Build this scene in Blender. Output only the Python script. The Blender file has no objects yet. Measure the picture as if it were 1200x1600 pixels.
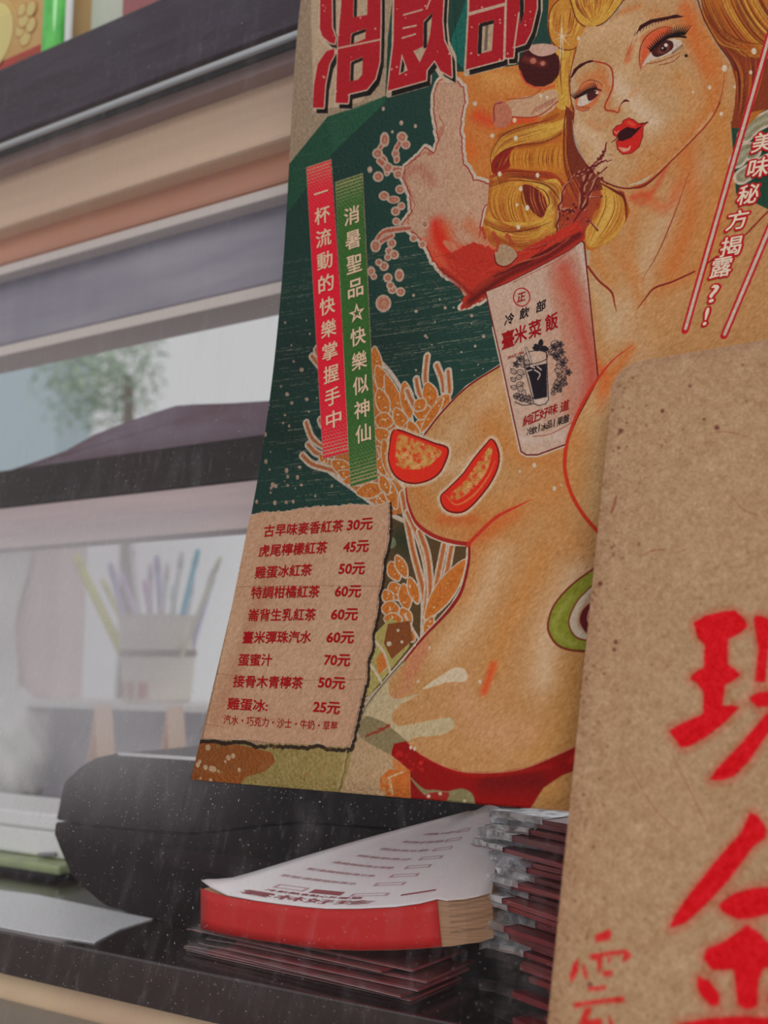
import bpy, bmesh, math, random
import numpy as np
from mathutils import Vector
random.seed(7); rng = np.random.default_rng(7)
SC = bpy.context.scene

# ------------------------------------------------------------------ camera
F = 1700.0
PITCH = math.atan(230 / F); YAW = math.atan(F / (2700 * math.cos(PITCH)))
FW = np.array([-math.sin(YAW) * math.cos(PITCH), math.cos(YAW) * math.cos(PITCH), math.sin(PITCH)])
RT = np.array([math.cos(YAW), math.sin(YAW), 0.0]); UP = np.cross(RT, FW)
CAM = np.array([0.0, -0.75, 1.2])
cd = bpy.data.cameras.new('camera'); cam = bpy.data.objects.new('camera', cd)
SC.collection.objects.link(cam); SC.camera = cam
cam.location = CAM; cam.rotation_euler = (math.pi / 2 + PITCH, 0, YAW)
cd.sensor_width = 36; cd.sensor_fit = 'AUTO'; cd.lens = 36 * F / 1600
cd.clip_start = 0.02; cd.clip_end = 200
cd.dof.use_dof = True; cd.dof.focus_distance = 0.97; cd.dof.aperture_fstop = 4.5

# ------------------------------------------------------------------ world, sun, exposure
w = bpy.data.worlds.new('overcast_sky'); SC.world = w; w.use_nodes = True
bg = w.node_tree.nodes['Background']; bg.inputs[0].default_value = (0.985, 0.985, 1.0, 1); bg.inputs[1].default_value = 0.55
sd = bpy.data.lights.new('soft_daylight', 'SUN'); sd.energy = 0.95; sd.angle = math.radians(28); sd.color = (1.0, 0.96, 0.9)
so = bpy.data.objects.new('soft_daylight', sd); SC.collection.objects.link(so)
so.rotation_euler = (math.radians(64), 0, math.radians(38))
SC.view_settings.view_transform = 'Standard'; SC.view_settings.look = 'None'
SC.view_settings.exposure = 0.0; SC.view_settings.gamma = 1.0; SC.view_settings.use_curve_mapping = False
E_PRINT = 0.82          # irradiance/pi that reaches the print; turns wanted print tones into albedo

# ------------------------------------------------------------------ rays through photo pixels (used only to measure where things stand)
def ray(x, y): return FW + RT * (x - 600) / F - UP * (y - 800) / F
def P(x, y, Y): d = ray(x, y); return CAM + d * (Y - CAM[1]) / d[1]
def PZ(x, y, z): d = ray(x, y); return CAM + d * (z - CAM[2]) / d[2]
def V(a): return Vector((float(a[0]), float(a[1]), float(a[2])))

# curved display sheet: depth as a function of height
COEF = np.array([0.62040182, 0.16807061, -0.3291288, 0.15293722, 0.11096148])
def prof(z):
    z = np.asarray(z, float); t = np.clip(z, 1.0931, 1.93) - 1.5
    y = np.polyval(COEF, t)
    y = np.where(z < 1.0931, y + (z - 1.0931) * 0.335, y)
    return np.where(z > 1.93, y + (z - 1.93) * 0.085, y)
def dprof(z): return (prof(z + 1e-3) - prof(z - 1e-3)) / 2e-3
def cast(pts):
    """photo pixels -> (X, Z) on the curved sheet"""
    p = np.atleast_2d(np.asarray(pts, float))
    D = FW[None] + RT[None] * ((p[:, 0:1] - 600) / F) - UP[None] * ((p[:, 1:2] - 800) / F)
    Y = np.full(len(p), 0.08)
    for _ in range(14):
        t = (Y - CAM[1]) / D[:, 1]; z = CAM[2] + t * D[:, 2]; Y = 0.5 * Y + 0.5 * prof(z)
    t = (Y - CAM[1]) / D[:, 1]
    return np.stack([CAM[0] + t * D[:, 0], CAM[2] + t * D[:, 2]], 1)

def s2l(c):
    c = np.asarray(c, float) / 255.0
    return np.where(c <= 0.04045, c / 12.92, ((c + 0.055) / 1.055) ** 2.4)
def l2s(c): return np.where(c <= 0.0031308, c * 12.92, 1.055 * np.maximum(c, 1e-9) ** (1 / 2.4) - 0.055)
def RGB(r, g, b, e=None): c = s2l((r, g, b)) / (e or E_PRINT); return tuple(np.clip(c, 0, 0.95)) + (1.0,)

# ------------------------------------------------------------------ print painter (rasterises vector art into an image that stays in memory)
def catmull(pts, n=8, closed=False):
    p = np.asarray(pts, float)
    if len(p) < 3: return p
    q = np.vstack([p[-1], p, p[0], p[1]]) if closed else np.vstack([2 * p[0] - p[1], p, 2 * p[-1] - p[-2]])
    out = []
    for i in range(1, len(q) - 2):
        t = np.linspace(0, 1, n, endpoint=False)[:, None]
        a, b, c, d = q[i - 1], q[i], q[i + 1], q[i + 2]
        out.append(0.5 * ((2 * b) + (c - a) * t + (2 * a - 5 * b + 4 * c - d) * t ** 2 + (3 * b - a - 3 * c + d) * t ** 3))
    if not closed: out.append(q[-2][None])
    return np.vstack(out)

class Canvas:
    def __init__(s, w, h, mapf, k, base):
        s.w, s.h, s.map, s.k = w, h, mapf, k
        s.im = np.empty((h, w, 3), np.float32); s.im[:] = base; s.clip = None
    def comp(s, x0, y0, m, col):
        h, w = m.shape
        if s.clip is not None: m = m * s.clip[y0:y0 + h, x0:x0 + w]
        r = s.im[y0:y0 + h, x0:x0 + w]; r += (np.asarray(col, np.float32) - r) * m[..., None]
    def maskpoly(s, polys, soft=0):
        P_ = [s.map(p) for p in polys]; A = np.vstack(P_)
        pad = int(soft * 3) + 2
        x0 = max(0, int(A[:, 0].min()) - pad); x1 = min(s.w, int(A[:, 0].max()) + pad + 2)
        y0 = max(0, int(A[:, 1].min()) - pad); y1 = min(s.h, int(A[:, 1].max()) + pad + 2)
        if x1 <= x0 or y1 <= y0: return None
        W, H = x1 - x0, y1 - y0; SS = 3 if not soft else 1
        acc = np.zeros((H, W), np.float32)
        a = np.vstack(P_); b = np.vstack([np.roll(q, -1, 0) for q in P_])
        ys = y0 + (np.arange(H * SS) + 0.5) / SS
        for i, y in enumerate(ys):
            c = (a[:, 1] <= y) != (b[:, 1] <= y)
            if not c.any(): continue
            aa, bb = a[c], b[c]
            xs = np.sort(aa[:, 0] + (y - aa[:, 1]) / (bb[:, 1] - aa[:, 1]) * (bb[:, 0] - aa[:, 0])) - x0
            row = acc[i // SS]
            for j in range(0, len(xs) - 1, 2):
                l, r = max(0.0, xs[j]), min(float(W), xs[j + 1])
                if r <= l: continue
                il, ir = int(l), int(r)
                if il == ir: row[il] += r - l
                else:
                    row[il] += il + 1 - l; row[il + 1:ir] += 1
                    if ir < W: row[ir] += r - ir
        acc = np.clip(acc / SS, 0, 1)
        if soft: acc = blur(acc, soft)
        return x0, y0, acc
    def fill(s, pts, col, a=1.0, smooth=False, soft=0, holes=(), n=8):
        f = (lambda q: catmull(q, n, True)) if smooth else (lambda q: densify(q))
        r = s.maskpoly([f(pts)] + [f(h) for h in holes], soft * s.k)
        if r: s.comp(r[0], r[1], r[2] * a, col)
    def full(s, pts, smooth=False, holes=()):
        f = (lambda q: catmull(q, 8, True)) if smooth else (lambda q: densify(q))
        M = np.zeros((s.h, s.w), np.float32); r = s.maskpoly([f(pts)] + [f(h) for h in holes])
        if r: h, w = r[2].shape; M[r[1]:r[1] + h, r[0]:r[0] + w] = r[2]
        return M
    def line(s, pts, w, col, a=1.0, taper=(1, 1), smooth=True, soft=0.0, closed=False, n=6, wob=0):
        p = np.asarray(pts, float)
        if smooth and len(p) > 2: p = catmull(p, n, closed)
        elif closed: p = np.vstack([p, p[:1]])
        if not smooth and np.abs(np.diff(p, axis=0)).max() > 30:
            p = np.vstack([a + (b - a) * np.linspace(0, 1, max(1, int(np.hypot(*(b - a)) / 15)), endpoint=False)[:, None] for a, b in zip(p[:-1], p[1:])] + [p[-1:]])
        if wob: p = p + rng.normal(0, wob, p.shape)
        q = s.map(p); N = len(q)
        if N < 2: return
        t = np.linspace(0, 1, N)
        R = w * s.k / 2 * np.where(t < .5, taper[0] + (1 - taper[0]) * t * 2, 1 + (taper[1] - 1) * (t - .5) * 2)
        so_ = max(0.6, soft * s.k); pad = R.max() + so_ + 2
        x0 = max(0, int(q[:, 0].min() - pad)); x1 = min(s.w, int(q[:, 0].max() + pad) + 1)
        y0 = max(0, int(q[:, 1].min() - pad)); y1 = min(s.h, int(q[:, 1].max() + pad) + 1)
        if x1 <= x0 or y1 <= y0: return
        M = np.zeros((y1 - y0, x1 - x0), np.float32)
        for i in range(N - 1):
            r0 = max(R[i], R[i + 1]) + so_ + 1
            bx0 = max(x0, int(min(q[i, 0], q[i + 1, 0]) - r0)); bx1 = min(x1, int(max(q[i, 0], q[i + 1, 0]) + r0) + 2)
            by0 = max(y0, int(min(q[i, 1], q[i + 1, 1]) - r0)); by1 = min(y1, int(max(q[i, 1], q[i + 1, 1]) + r0) + 2)
            if bx1 <= bx0 or by1 <= by0: continue
            X = np.arange(bx0, bx1)[None] - q[i, 0]; Yy = np.arange(by0, by1)[:, None] - q[i, 1]
            dx, dy = q[i + 1] - q[i]; L = dx * dx + dy * dy + 1e-9
            u = np.clip((X * dx + Yy * dy) / L, 0, 1)
            d = np.sqrt((X - u * dx) ** 2 + (Yy - u * dy) ** 2)
            al = np.clip((R[i] + (R[i + 1] - R[i]) * u + so_ / 2 - d) / so_, 0, 1)
            if soft: al = al * al * (3 - 2 * al)
            v = M[by0 - y0:by1 - y0, bx0 - x0:bx1 - x0]; np.maximum(v, al, out=v)
        s.comp(x0, y0, M * a, col)
    def dot(s, x, y, r, col, a=1.0, soft=0.0, asp=1.0):
        t = np.linspace(0, 2 * math.pi, 15)[:-1]
        s.fill(np.stack([x + r * np.cos(t), y + r * asp * np.sin(t)], 1), col, a, False, soft)
    def glow(s, pts, w, col, a=0.5):      # airbrush
        s.line(pts, w * 0.5, col, min(1, a * 1.15), soft=w * 0.85, n=3)
    def image(s, name):
        lin = s2l(np.clip(s.im, 0, 255)) / E_PRINT
        px = np.ones((s.h, s.w, 4), np.float32); px[..., :3] = l2s(np.clip(lin, 0.0, 0.96))[::-1]
        im = bpy.data.images.new(name, s.w, s.h); im.pixels.foreach_set(px.ravel()); im.update(); im.pack()
        return im

def densify(q, step=14.0):
    q = np.asarray(q, float); out = []
    for a, b in zip(q, np.roll(q, -1, 0)):
        n = max(1, int(np.hypot(*(b - a)) / step)); out.append(a + (b - a) * np.linspace(0, 1, n, endpoint=False)[:, None])
    return np.vstack(out)
def blur(m, r):
    r = max(1, int(r))
    for _ in range(2):
        for ax in (0, 1):
            pw = [(0, 0), (0, 0)]; pw[ax] = (r + 1, r)
            c = np.cumsum(np.pad(m, pw), axis=ax, dtype=np.float64)
            m = ((c[2 * r + 1:] - c[:-2 * r - 1]) if ax == 0 else (c[:, 2 * r + 1:] - c[:, :-2 * r - 1])) / (2 * r + 1)
    return m.astype(np.float32)
def Z(x0, y0, s, pts): p = np.asarray(pts, float).reshape(-1, 2); return p / s + np.array([x0, y0], float)
def jag(pts, amp, step=5.0, closed=True, seed=1):
    q = densify(pts, step) if closed else catmull(pts, 10); r = np.random.default_rng(seed); return q + r.normal(0, amp, q.shape)

# ------------------------------------------------------------------ the printed poster art
RES = 0.0004; PX0, PZ1 = -0.684, 2.0; PX1, PZ0 = -0.12, 1.0905
CW, CH = int((PX1 - PX0) / RES), int((PZ1 - PZ0) / RES)
def pmap(p): q = cast(p); return np.stack([(q[:, 0] - PX0) / RES, (PZ1 - q[:, 1]) / RES], 1)
CREAM = (186, 157, 128); GREEN = (33, 60, 52); DGREEN = (30, 44, 40); LGREEN = (40, 86, 60)
SKIN = (200, 144, 90); LSK = (212, 172, 134); OR = (196, 104, 44); DR = (138, 28, 24); RED = (196, 32, 30); LINE = (112, 28, 22); WHT = (212, 190, 168)
def paint_poster():
    c = Canvas(CW, CH, pmap, 1.45, CREAM)
    R = random.Random(3)
    # green ground, light band, olive lower ground
    c.fill([(440, 262), (453, 255), (512, 182), (560, 168), (602, 150), (606, 60), (620, -60), (905, -60), (905, 420), (800, 700), (640, 840), (300, 900), (300, 700)], GREEN)
    c.glow([(380, 560), (470, 560), (620, 540)], 190, DGREEN, .55); c.glow([(400, 660), (500, 700)], 120, (26, 40, 34), .5)
    c.fill([(440, 270), (453, 255), (512, 182), (560, 168), (602, 150), (602, 160), (519, 240), (440, 345)], LGREEN, .8)
    c.fill([(512, 182), (602, 150), (602, 160), (519, 240)], (46, 92, 66), .5)
    c.fill([(706, 60), (728, 0), (728, -40), (740, -40), (728, 110), (706, 90)], (30, 96, 84))
    c.fill([(590, 800), (745, 820), (740, 930), (640, 1030), (560, 1100), (560, 900)], (84, 62, 36)); c.glow([(625, 840), (640, 850)], 60, (40, 48, 34), .8)
    # engraved scratch lines
    for i in range(380):
        x = R.uniform(398, 760); y = R.uniform(395, 790)
        if y > 640 and x > 545: continue
        L = R.uniform(12, 95); s = -0.15 + (y - 500) * 0.0002 + R.uniform(-.03, .03)
        n = max(2, int(L / 7)); px = x
        while px < x + L:
            d = R.uniform(4, 26); c.line([(px, y + (px - x) * s), (px + d, y + (px + d - x) * s + R.uniform(-.6, .6))], R.uniform(.9, 2.3), (178, 156, 130), R.uniform(.45, 1), (.4, .2), False); px += d + R.uniform(1, 7)
    for i in range(26):
        x, y = R.uniform(450, 520), R.uniform(180, 330)
        c.line([(x, y), (x + R.uniform(15, 45), y - R.uniform(4, 9))], 1, (120, 140, 110), .5, (.4, .2), False)
    for i in range(25):
        x, y = R.uniform(395, 480), R.uniform(520, 700); a = R.uniform(-.8, .8)
        c.line([(x, y), (x + 14 * math.cos(a), y + 14 * math.sin(a))], 1, (150, 132, 110), .6, (.3, .3), False)
    for i in range(60):
        x, y = R.uniform(398, 520), R.uniform(500, 790); c.dot(x, y, R.uniform(.8, 3.4), (196, 158, 134), .9, asp=R.uniform(.9, 1.5))
    for i in range(30): x, y = R.uniform(640, 760), R.uniform(380, 600); c.dot(x, y, R.uniform(.8, 3), (200, 168, 145), .9)
    for x, y, r in [(599, 170, 2.5), (627, 192, 3), (649, 197, 2.5), (613, 206, 2), (578, 265, 4)]: c.dot(x, y, r, (205, 170, 150), asp=1.3)
    # orange shoulder of colour behind the hair
    O = [(678, 130), (700, 112), (742, 112), (850, 95), (880, 120), (880, 300), (760, 360), (735, 270), (715, 235), (705, 170)]
    c.fill(O, (204, 120, 56)); c.clip = c.full(O)
    c.glow([(760, 120), (800, 125)], 60, (226, 160, 84), .7); c.glow([(745, 180), (770, 190), (830, 190)], 36, (196, 52, 24), .7); c.glow([(720, 215), (735, 240)], 40, (214, 100, 40), .8)
    c.clip = None
    c.line([(678, 190), (676, 150), (684, 130), (700, 120)], 9, WHT); c.fill([(676, 200), (678, 150), (686, 128), (715, 128), (712, 160), (690, 190)], (192, 142, 104)); c.line([(684, 190), (680, 160), (686, 130)], 1.6, DR)
    for x, y in [(742, 162), (769, 212), (789, 250)]: c.dot(x, y, 3.5, WHT)
    # wheat: white rimmed grains
    def grain(x0, y0, x1, y1, wd, col=(198, 112, 44), rim=5, rc=(206, 184, 164), hatch=True):
        a = np.array([x0, y0], float); b = np.array([x1, y1], float); d = b - a; a = a - d * .06; b = b + d * .06; d = b - a; wd = wd * 1.22; L = np.hypot(*d) + 1e-6; nrm = np.array([-d[1], d[0]]) / L
        pts = [a, a + d * .25 + nrm * wd * .8, a + d * .55 + nrm * wd, a + d * .85 + nrm * wd * .55, b, a + d * .85 - nrm * wd * .55, a + d * .55 - nrm * wd, a + d * .25 - nrm * wd * .8]
        c.line(pts, rim, rc, 1, closed=True); c.fill(pts, col, smooth=True)
        if hatch:
            for k in range(int(L / 3.2)):
                t = .12 + .76 * R.random(); m = a + d * t; e = nrm * wd * .7 * R.uniform(.3, 1)
                c.line([m - e * .6, m + e * .8 + d / L * 3], .9, (120, 50, 20), .8, (.3, .3), False)
            for k in range(3): m = a + d * R.uniform(.2, .8) + nrm * R.uniform(-.4, .4) * wd; c.dot(m[0], m[1], R.uniform(.7, 1.8), (226, 196, 160))
    def awn(p, wd=9): c.line(p, wd + 5, (206, 184, 164), 1, (1, .7)); c.line(p, wd - 3, (186, 110, 64), 1, (1, .6)); c.line(p, 1, (120, 50, 28), .6)
    W = [(588, 560), (640, 640), (650, 800), (612, 805), (560, 770), (500, 720), (540, 690), (575, 600)]
    c.line(W, 7, (206, 184, 164), closed=True); c.fill(W, (186, 108, 50)); wm = c.full(W); c.clip = wm
    for i in range(420): x, y = R.uniform(500, 650), R.uniform(555, 800); c.line([(x, y), (x + R.uniform(3, 8), y - R.uniform(2, 6))], .9, R.choice([(128, 58, 26), (206, 130, 66)]), .6, (.3, .3), False)
    c.clip = None
    for q in [[(505, 540), (494, 545), (500, 560), (515, 580)], [(487, 556), (500, 572), (513, 585)], [(478, 660), (488, 685), (510, 702)], [(500, 655), (505, 665), (520, 668)], [(481, 694), (495, 708), (520, 715)], [(472, 711), (488, 725), (520, 735), (545, 750)]]: awn(q)
    for g in [(585, 545, 592, 600, 7), (590, 575, 612, 628, 9), (604, 590, 628, 660, 8), (592, 610, 604, 648, 8), (588, 655, 612, 660, 10), (588, 672, 610, 690, 8), (590, 700, 600, 740, 8), (600, 690, 612, 745, 7),
              (520, 722, 548, 738, 8), (530, 738, 556, 748, 6), (540, 752, 590, 742, 8), (560, 770, 598, 762, 9), (590, 784, 612, 776, 8), (604, 750, 618, 792, 7), (618, 640, 634, 672, 8), (596, 745, 606, 770, 6), (572, 700, 590, 715, 7),
              (510, 722, 500, 712, 4), (632, 600, 640, 650, 8), (640, 660, 632, 690, 7)]: grain(*g)
    for q in [[(667, 556), (664, 590), (668, 610)], [(682, 570), (690, 592), (692, 612)], [(650, 592), (654, 612), (660, 624)], [(636, 610), (646, 632), (660, 650)], [(700, 580), (702, 610), (698, 622)]]: awn(q, 9)
    for g in [(668, 600, 676, 634, 9), (648, 640, 680, 652, 10), (684, 640, 700, 618, 8), (652, 660, 672, 672, 7), (662, 625, 650, 640, 7), (690, 625, 660, 672, 5), (640, 660, 652, 690, 7), (640, 690, 640, 730, 6), (650, 700, 655, 716, 5)]: grain(*g)
    # stems below the chest and the lower ear
    for q in [[(628, 770), (645, 860), (662, 930), (662, 1000)], [(636, 800), (658, 850), (668, 900), (664, 960)], [(655, 830), (668, 870), (672, 930), (664, 990)], [(694, 850), (684, 900), (672, 960), (664, 1010)], [(706, 850), (694, 910), (676, 960)]]:
        c.line(q, 13, (206, 184, 164)); c.line(q, 6.5, (190, 112, 62)); c.line(q, 1, (120, 50, 28), .7)
    grain(668, 962, 724, 880, 12); grain(664, 990, 675, 965, 5)
    for g in [(610, 880, 622, 905, 8), (612, 912, 622, 935, 9), (600, 936, 612, 928, 9), (598, 950, 622, 952, 9), (630, 915, 636, 950, 8), (628, 952, 640, 975, 7), (602, 966, 626, 968, 7), (620, 870, 634, 900, 6), (640, 905, 652, 940, 6), (634, 985, 646, 1000, 6)]: grain(*g)
    for q in [[(632, 960), (646, 985), (655, 1000)], [(586, 995), (600, 1020), (612, 1060)]]: c.line(q, 4, (206, 184, 164))
    c.fill([(586, 990), (610, 965), (640, 985), (640, 1010), (600, 1060), (578, 1085), (565, 1090)], (178, 160, 92)); c.fill([(606, 975), (640, 970), (645, 1000), (612, 1030), (600, 1005)], (122, 66, 32))
    for x, y, r in [(608, 1006, 4), (628, 1003, 2.5), (622, 985, 2.5), (598, 1045, 4)]: c.dot(x, y, r, (200, 184, 160))
    c.fill([(588, 1030), (600, 1015), (606, 1040), (592, 1055)], (200, 112, 48)); c.line([(584, 1000), (600, 1020), (611, 1055)], 4, WHT, .9); c.line([(576, 1035), (590, 1055), (598, 1070)], 4, WHT, .9)
    c.dot(612, 848, 7, (118, 124, 92), .9, asp=1.3)
    # liquid splash
    S = Z(550, 180, 3, [(440, -182), (400, -155), (384, -100), (384, -20), (395, 60), (405, 120), (380, 175), (340, 150), (310, 190), (250, 240), (238, 290), (262, 350), (275, 400), (275, 460), (230, 510), (300, 560), (350, 620), (380, 680), (430, 740), (520, 790), (545, 850), (510, 900), (610, 870), (680, 800), (760, 770), (900, 640), (900, 600), (800, 640), (745, 640), (720, 590), (690, 590), (660, 545), (600, 530), (612, 450), (650, 390), (690, 352), (640, 320), (570, 300), (545, 250), (520, 225), (515, 120), (505, 60), (515, -10), (530, -70), (520, -130), (485, -165)])
    S = jag(S, .7, 4, seed=5)
    c.line(S, 13, WHT, closed=True, smooth=False); c.fill(S, (206, 158, 128)); m = c.full(S); c.clip = m
    for i in range(46):
        x, y = R.uniform(625, 760), R.uniform(190, 350); a = R.uniform(-2.2, -.9)
        c.glow([(x, y), (x + 14 * math.cos(a), y + 14 * math.sin(a))], R.uniform(5, 16), R.choice([(188, 124, 98), (222, 184, 154), (212, 170, 138)]), .35)
    c.glow([(632, 275), (655, 262), (676, 285)], 26, (180, 100, 80), .5); c.glow([(672, 240), (690, 200)], 12, (176, 96, 76), .6)
    for q, w_, col, a in [([(690, 365), (700, 400), (770, 410)], 60, (204, 64, 28), .9), ([(680, 350), (688, 380), (720, 400), (770, 400)], 40, (196, 36, 22), .9), ([(730, 350), (760, 372), (780, 380)], 34, (206, 106, 66), .7), ([(740, 440), (790, 410), (850, 390)], 30, (150, 26, 20), .9), ([(660, 380), (690, 420), (740, 440)], 26, (200, 48, 26), .8)]: c.glow(q, w_, col, a)
    c.fill(Z(550, 180, 3, [(425, 590), (480, 600), (500, 650), (460, 640)]), (208, 120, 88), smooth=True)
    for i in range(60):
        x, y = R.uniform(690, 850), R.uniform(395, 460); c.line([(x, y), (x + R.uniform(8, 26), y + R.uniform(-14, 4))], R.uniform(1.5, 4.5), R.choice([(86, 20, 18), (170, 44, 28), (206, 84, 52), (110, 28, 22)]), .75, (.2, .2))
    for i in range(24):
        x, y = R.uniform(690, 760), R.uniform(330, 400); c.line([(x, y), (x + 8, y - 16)], 1.6, (216, 150, 110), .4, (.2, .2))
    c.clip = None
    c.line(S, 2.0, DR, .9, closed=True, smooth=False)
    c.line(Z(550, 180, 3, [(405, 0), (430, 60), (400, 120), (380, 180), (330, 180), (250, 262), (262, 340), (290, 420), (262, 500), (330, 590)]), 1.4, (164, 60, 44), .8, wob=.6)
    c.fill(Z(550, 180, 3, [(668, 640), (700, 605), (740, 620), (770, 660), (750, 690), (700, 705), (675, 680)]), (198, 160, 124), smooth=True)
    def drop(x, y, r, asp=1.0):
        c.dot(x, y, r + 2.6, (205, 172, 150), asp=asp); c.dot(x, y, r, (196, 134, 108), asp=asp); t = np.linspace(0, 6.3, 9); c.line(np.stack([x + r * .62 * np.cos(t), y + r * .62 * asp * np.sin(t)], 1), 1.1, (146, 60, 44), .85)
    for q in [[(597, 225), (590, 240), (600, 250), (605, 270)], [(632, 215), (625, 222), (618, 235), (620, 250)], [(592, 250), (606, 262), (625, 265)], [(590, 372), (600, 362), (622, 358), (640, 356)], [(585, 388), (598, 375), (612, 368)]]:
        c.line(q, 13, (205, 172, 150)); c.line(q, 7, (188, 112, 88)); c.line(q, 1.3, (146, 50, 38), .8, wob=.8)
    for x, y, r, a in [(601, 218, 5, 1.6), (590, 240, 6, 1), (628, 214, 6, 1), (634, 226, 5, 1), (618, 240, 4, 1), (591, 276, 6, 1), (606, 262, 6, 1), (622, 272, 5, 1), (600, 306, 6, .9), (615, 312, 8, .6), (625, 296, 5, 1), (618, 330, 5, 1), (627, 322, 4, 1), (619, 346, 4, 1), (646, 372, 4, 1), (660, 382, 4, 1), (587, 384, 6, 1.2), (612, 380, 5, 1), (608, 392, 4, 1), (616, 398, 5, 1), (606, 402, 3.5, 1), (600, 416, 5, 1), (592, 410, 3.5, 1), (580, 424, 4, 1.2), (606, 434, 5, 1), (624, 430, 5, 1.4), (613, 452, 5, 1), (610, 446, 4, 1), (626, 456, 5, 1), (599, 474, 10, 1.1), (664, 350, 4, 1), (584, 432, 3, 1)]: drop(x, y, r, a)
    # ---------------- body
    body = [(1000, 250), (1150, 100), (1150, 200), (1148, 300), (1210, 330), (1400, 360), (1400, 1300), (640, 1300), (560, 1130), (575, 1100), (605, 1062), (660, 997), (688, 968), (707, 946), (722, 920), (731, 880), (733, 849), (706, 848), (674, 836), (650, 818), (638, 790), (634, 762), (626, 752), (640, 715), (662, 680), (690, 645), (730, 605), (785, 570), (860, 520), (920, 420), (925, 360), (960, 310)]
    c.line(body[9:30], 9, WHT, smooth=False); c.fill(body, SKIN); c.clip = c.full(body)
    for q, w_, col, a in [([(980, 480), (1000, 430), (1040, 340), (1100, 260)], 60, LSK, .7), ([(960, 500), (1000, 560), (960, 640)], 70, LSK, .5), ([(930, 440), (950, 480), (960, 520)], 40, (204, 168, 128), .8),
                          ([(1000, 300), (1040, 325), (1060, 290)], 30, (200, 92, 48), .6), ([(1070, 230), (1080, 330), (1050, 420)], 60, (200, 106, 46), .75), ([(1120, 180), (1130, 300), (1100, 420)], 50, (198, 116, 54), .7), ([(985, 308), (1000, 318), (1016, 306)], 14, (186, 66, 36), .5), ([(960, 380), (980, 420), (1000, 470)], 30, (202, 124, 64), .6), ([(1110, 150), (1130, 250), (1110, 350), (1100, 440)], 50, (210, 140, 72), .6), ([(990, 330), (985, 400), (1000, 440)], 20, (206, 126, 66), .5),
                          ([(1040, 262), (1020, 298), (990, 308)], 14, (186, 60, 34), .6), ([(1030, 455), (1080, 430)], 34, (206, 120, 58), .5), ([(925, 390), (950, 440)], 30, (206, 130, 66), .6),
                          ([(740, 640), (800, 700), (860, 720), (900, 690)], 60, (202, 124, 60), .65), ([(760, 590), (780, 620), (810, 690)], 34, (210, 150, 92), .6), ([(925, 560), (945, 590), (935, 640)], 24, (204, 96, 44), .9), ([(985, 545), (940, 610)], 26, (204, 110, 50), .8),
                          ([(650, 760), (670, 800), (720, 825), (760, 800)], 56, (202, 120, 54), .65), ([(690, 810), (740, 812)], 26, (190, 80, 34), .6), ([(700, 690), (740, 640), (780, 600)], 70, (216, 174, 132), .6), ([(640, 690), (690, 730), (740, 720)], 40, (222, 184, 146), .6),
                          ([(770, 830), (830, 780), (880, 760)], 80, (204, 124, 60), .6), ([(735, 850), (760, 830), (800, 800)], 40, (200, 96, 44), .7), ([(890, 640), (900, 760), (935, 830)], 44, (210, 148, 84), .5), ([(930, 640), (940, 720), (930, 790)], 60, (222, 176, 124), .7),
                          ([(745, 860), (740, 900), (725, 940)], 40, (206, 134, 74), .7), ([(850, 860), (820, 920), (790, 980), (770, 1040)], 46, (206, 136, 70), .7), ([(780, 870), (740, 960), (690, 1020)], 60, (220, 178, 136), .7), ([(900, 900), (860, 980), (850, 1060)], 70, (222, 186, 150), .8),
                          ([(640, 1050), (660, 1010)], 34, (198, 116, 80), .7), ([(620, 1090), (640, 1060), (660, 1000)], 30, (200, 128, 92), .6), ([(900, 1040), (880, 1140), (840, 1170)], 70, (206, 146, 78), .7), ([(720, 1090), (760, 1140), (820, 1150)], 60, (208, 152, 108), .8), ([(880, 1200), (860, 1240)], 60, (206, 146, 78), .8),
                          ([(770, 1040), (762, 1064), (756, 1080)], 18, (204, 70, 28), .95), ([(1000, 900), (1100, 900)], 200, SKIN, .5), ([(770, 790), (840, 780), (900, 850)], 50, (204, 140, 80), .6)]: c.glow(q, w_, col, a)
    c.clip = None
    # wash highlights on the hip
    for q in [[(598, 1078), (640, 1060), (650, 1048), (690, 1045), (660, 1070), (620, 1100), (600, 1098)]]: c.fill(q, (206, 178, 144), .0)
    c.fill([(660, 1076), (690, 1055), (712, 1043), (728, 1048), (728, 1064), (700, 1066), (680, 1072)], (216, 192, 160), smooth=True)
    c.fill([(604, 1060), (608, 1082), (620, 1092), (655, 1084), (625, 1102), (612, 1120), (625, 1134), (680, 1124), (705, 1122), (710, 1136), (690, 1148), (650, 1152), (630, 1158), (590, 1125), (568, 1112)], (200, 178, 138), .95, smooth=True)
    # contours
    c.line([(733, 852), (732, 878), (722, 920), (707, 946), (688, 968), (660, 997), (630, 1034)], 6.0, (130, 30, 26), 1, (.6, .5)); c.line([(630, 1034), (605, 1062), (575, 1100), (563, 1125)], 5, (126, 112, 82)); c.line([(630, 1036), (605, 1064), (575, 1102), (565, 1125)], 1.5, (200, 180, 150))
    c.line([(634, 762), (637, 785), (650, 816), (676, 836), (706, 846), (733, 850)], 5.5, (150, 36, 28), 1, (.4, 1.1)); c.line([(730, 852), (745, 836), (775, 808), (810, 790), (832, 779)], 6, (182, 48, 30), .95, (1, .1))
    c.line([(662, 680), (690, 644), (730, 604), (783, 570)], 3.2, LINE)
    c.line([(988, 540), (960, 560), (935, 590), (905, 640), (886, 690), (882, 730), (892, 770), (912, 805), (936, 833)], 5.5, (186, 48, 28), 1, (.1, .9))
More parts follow.
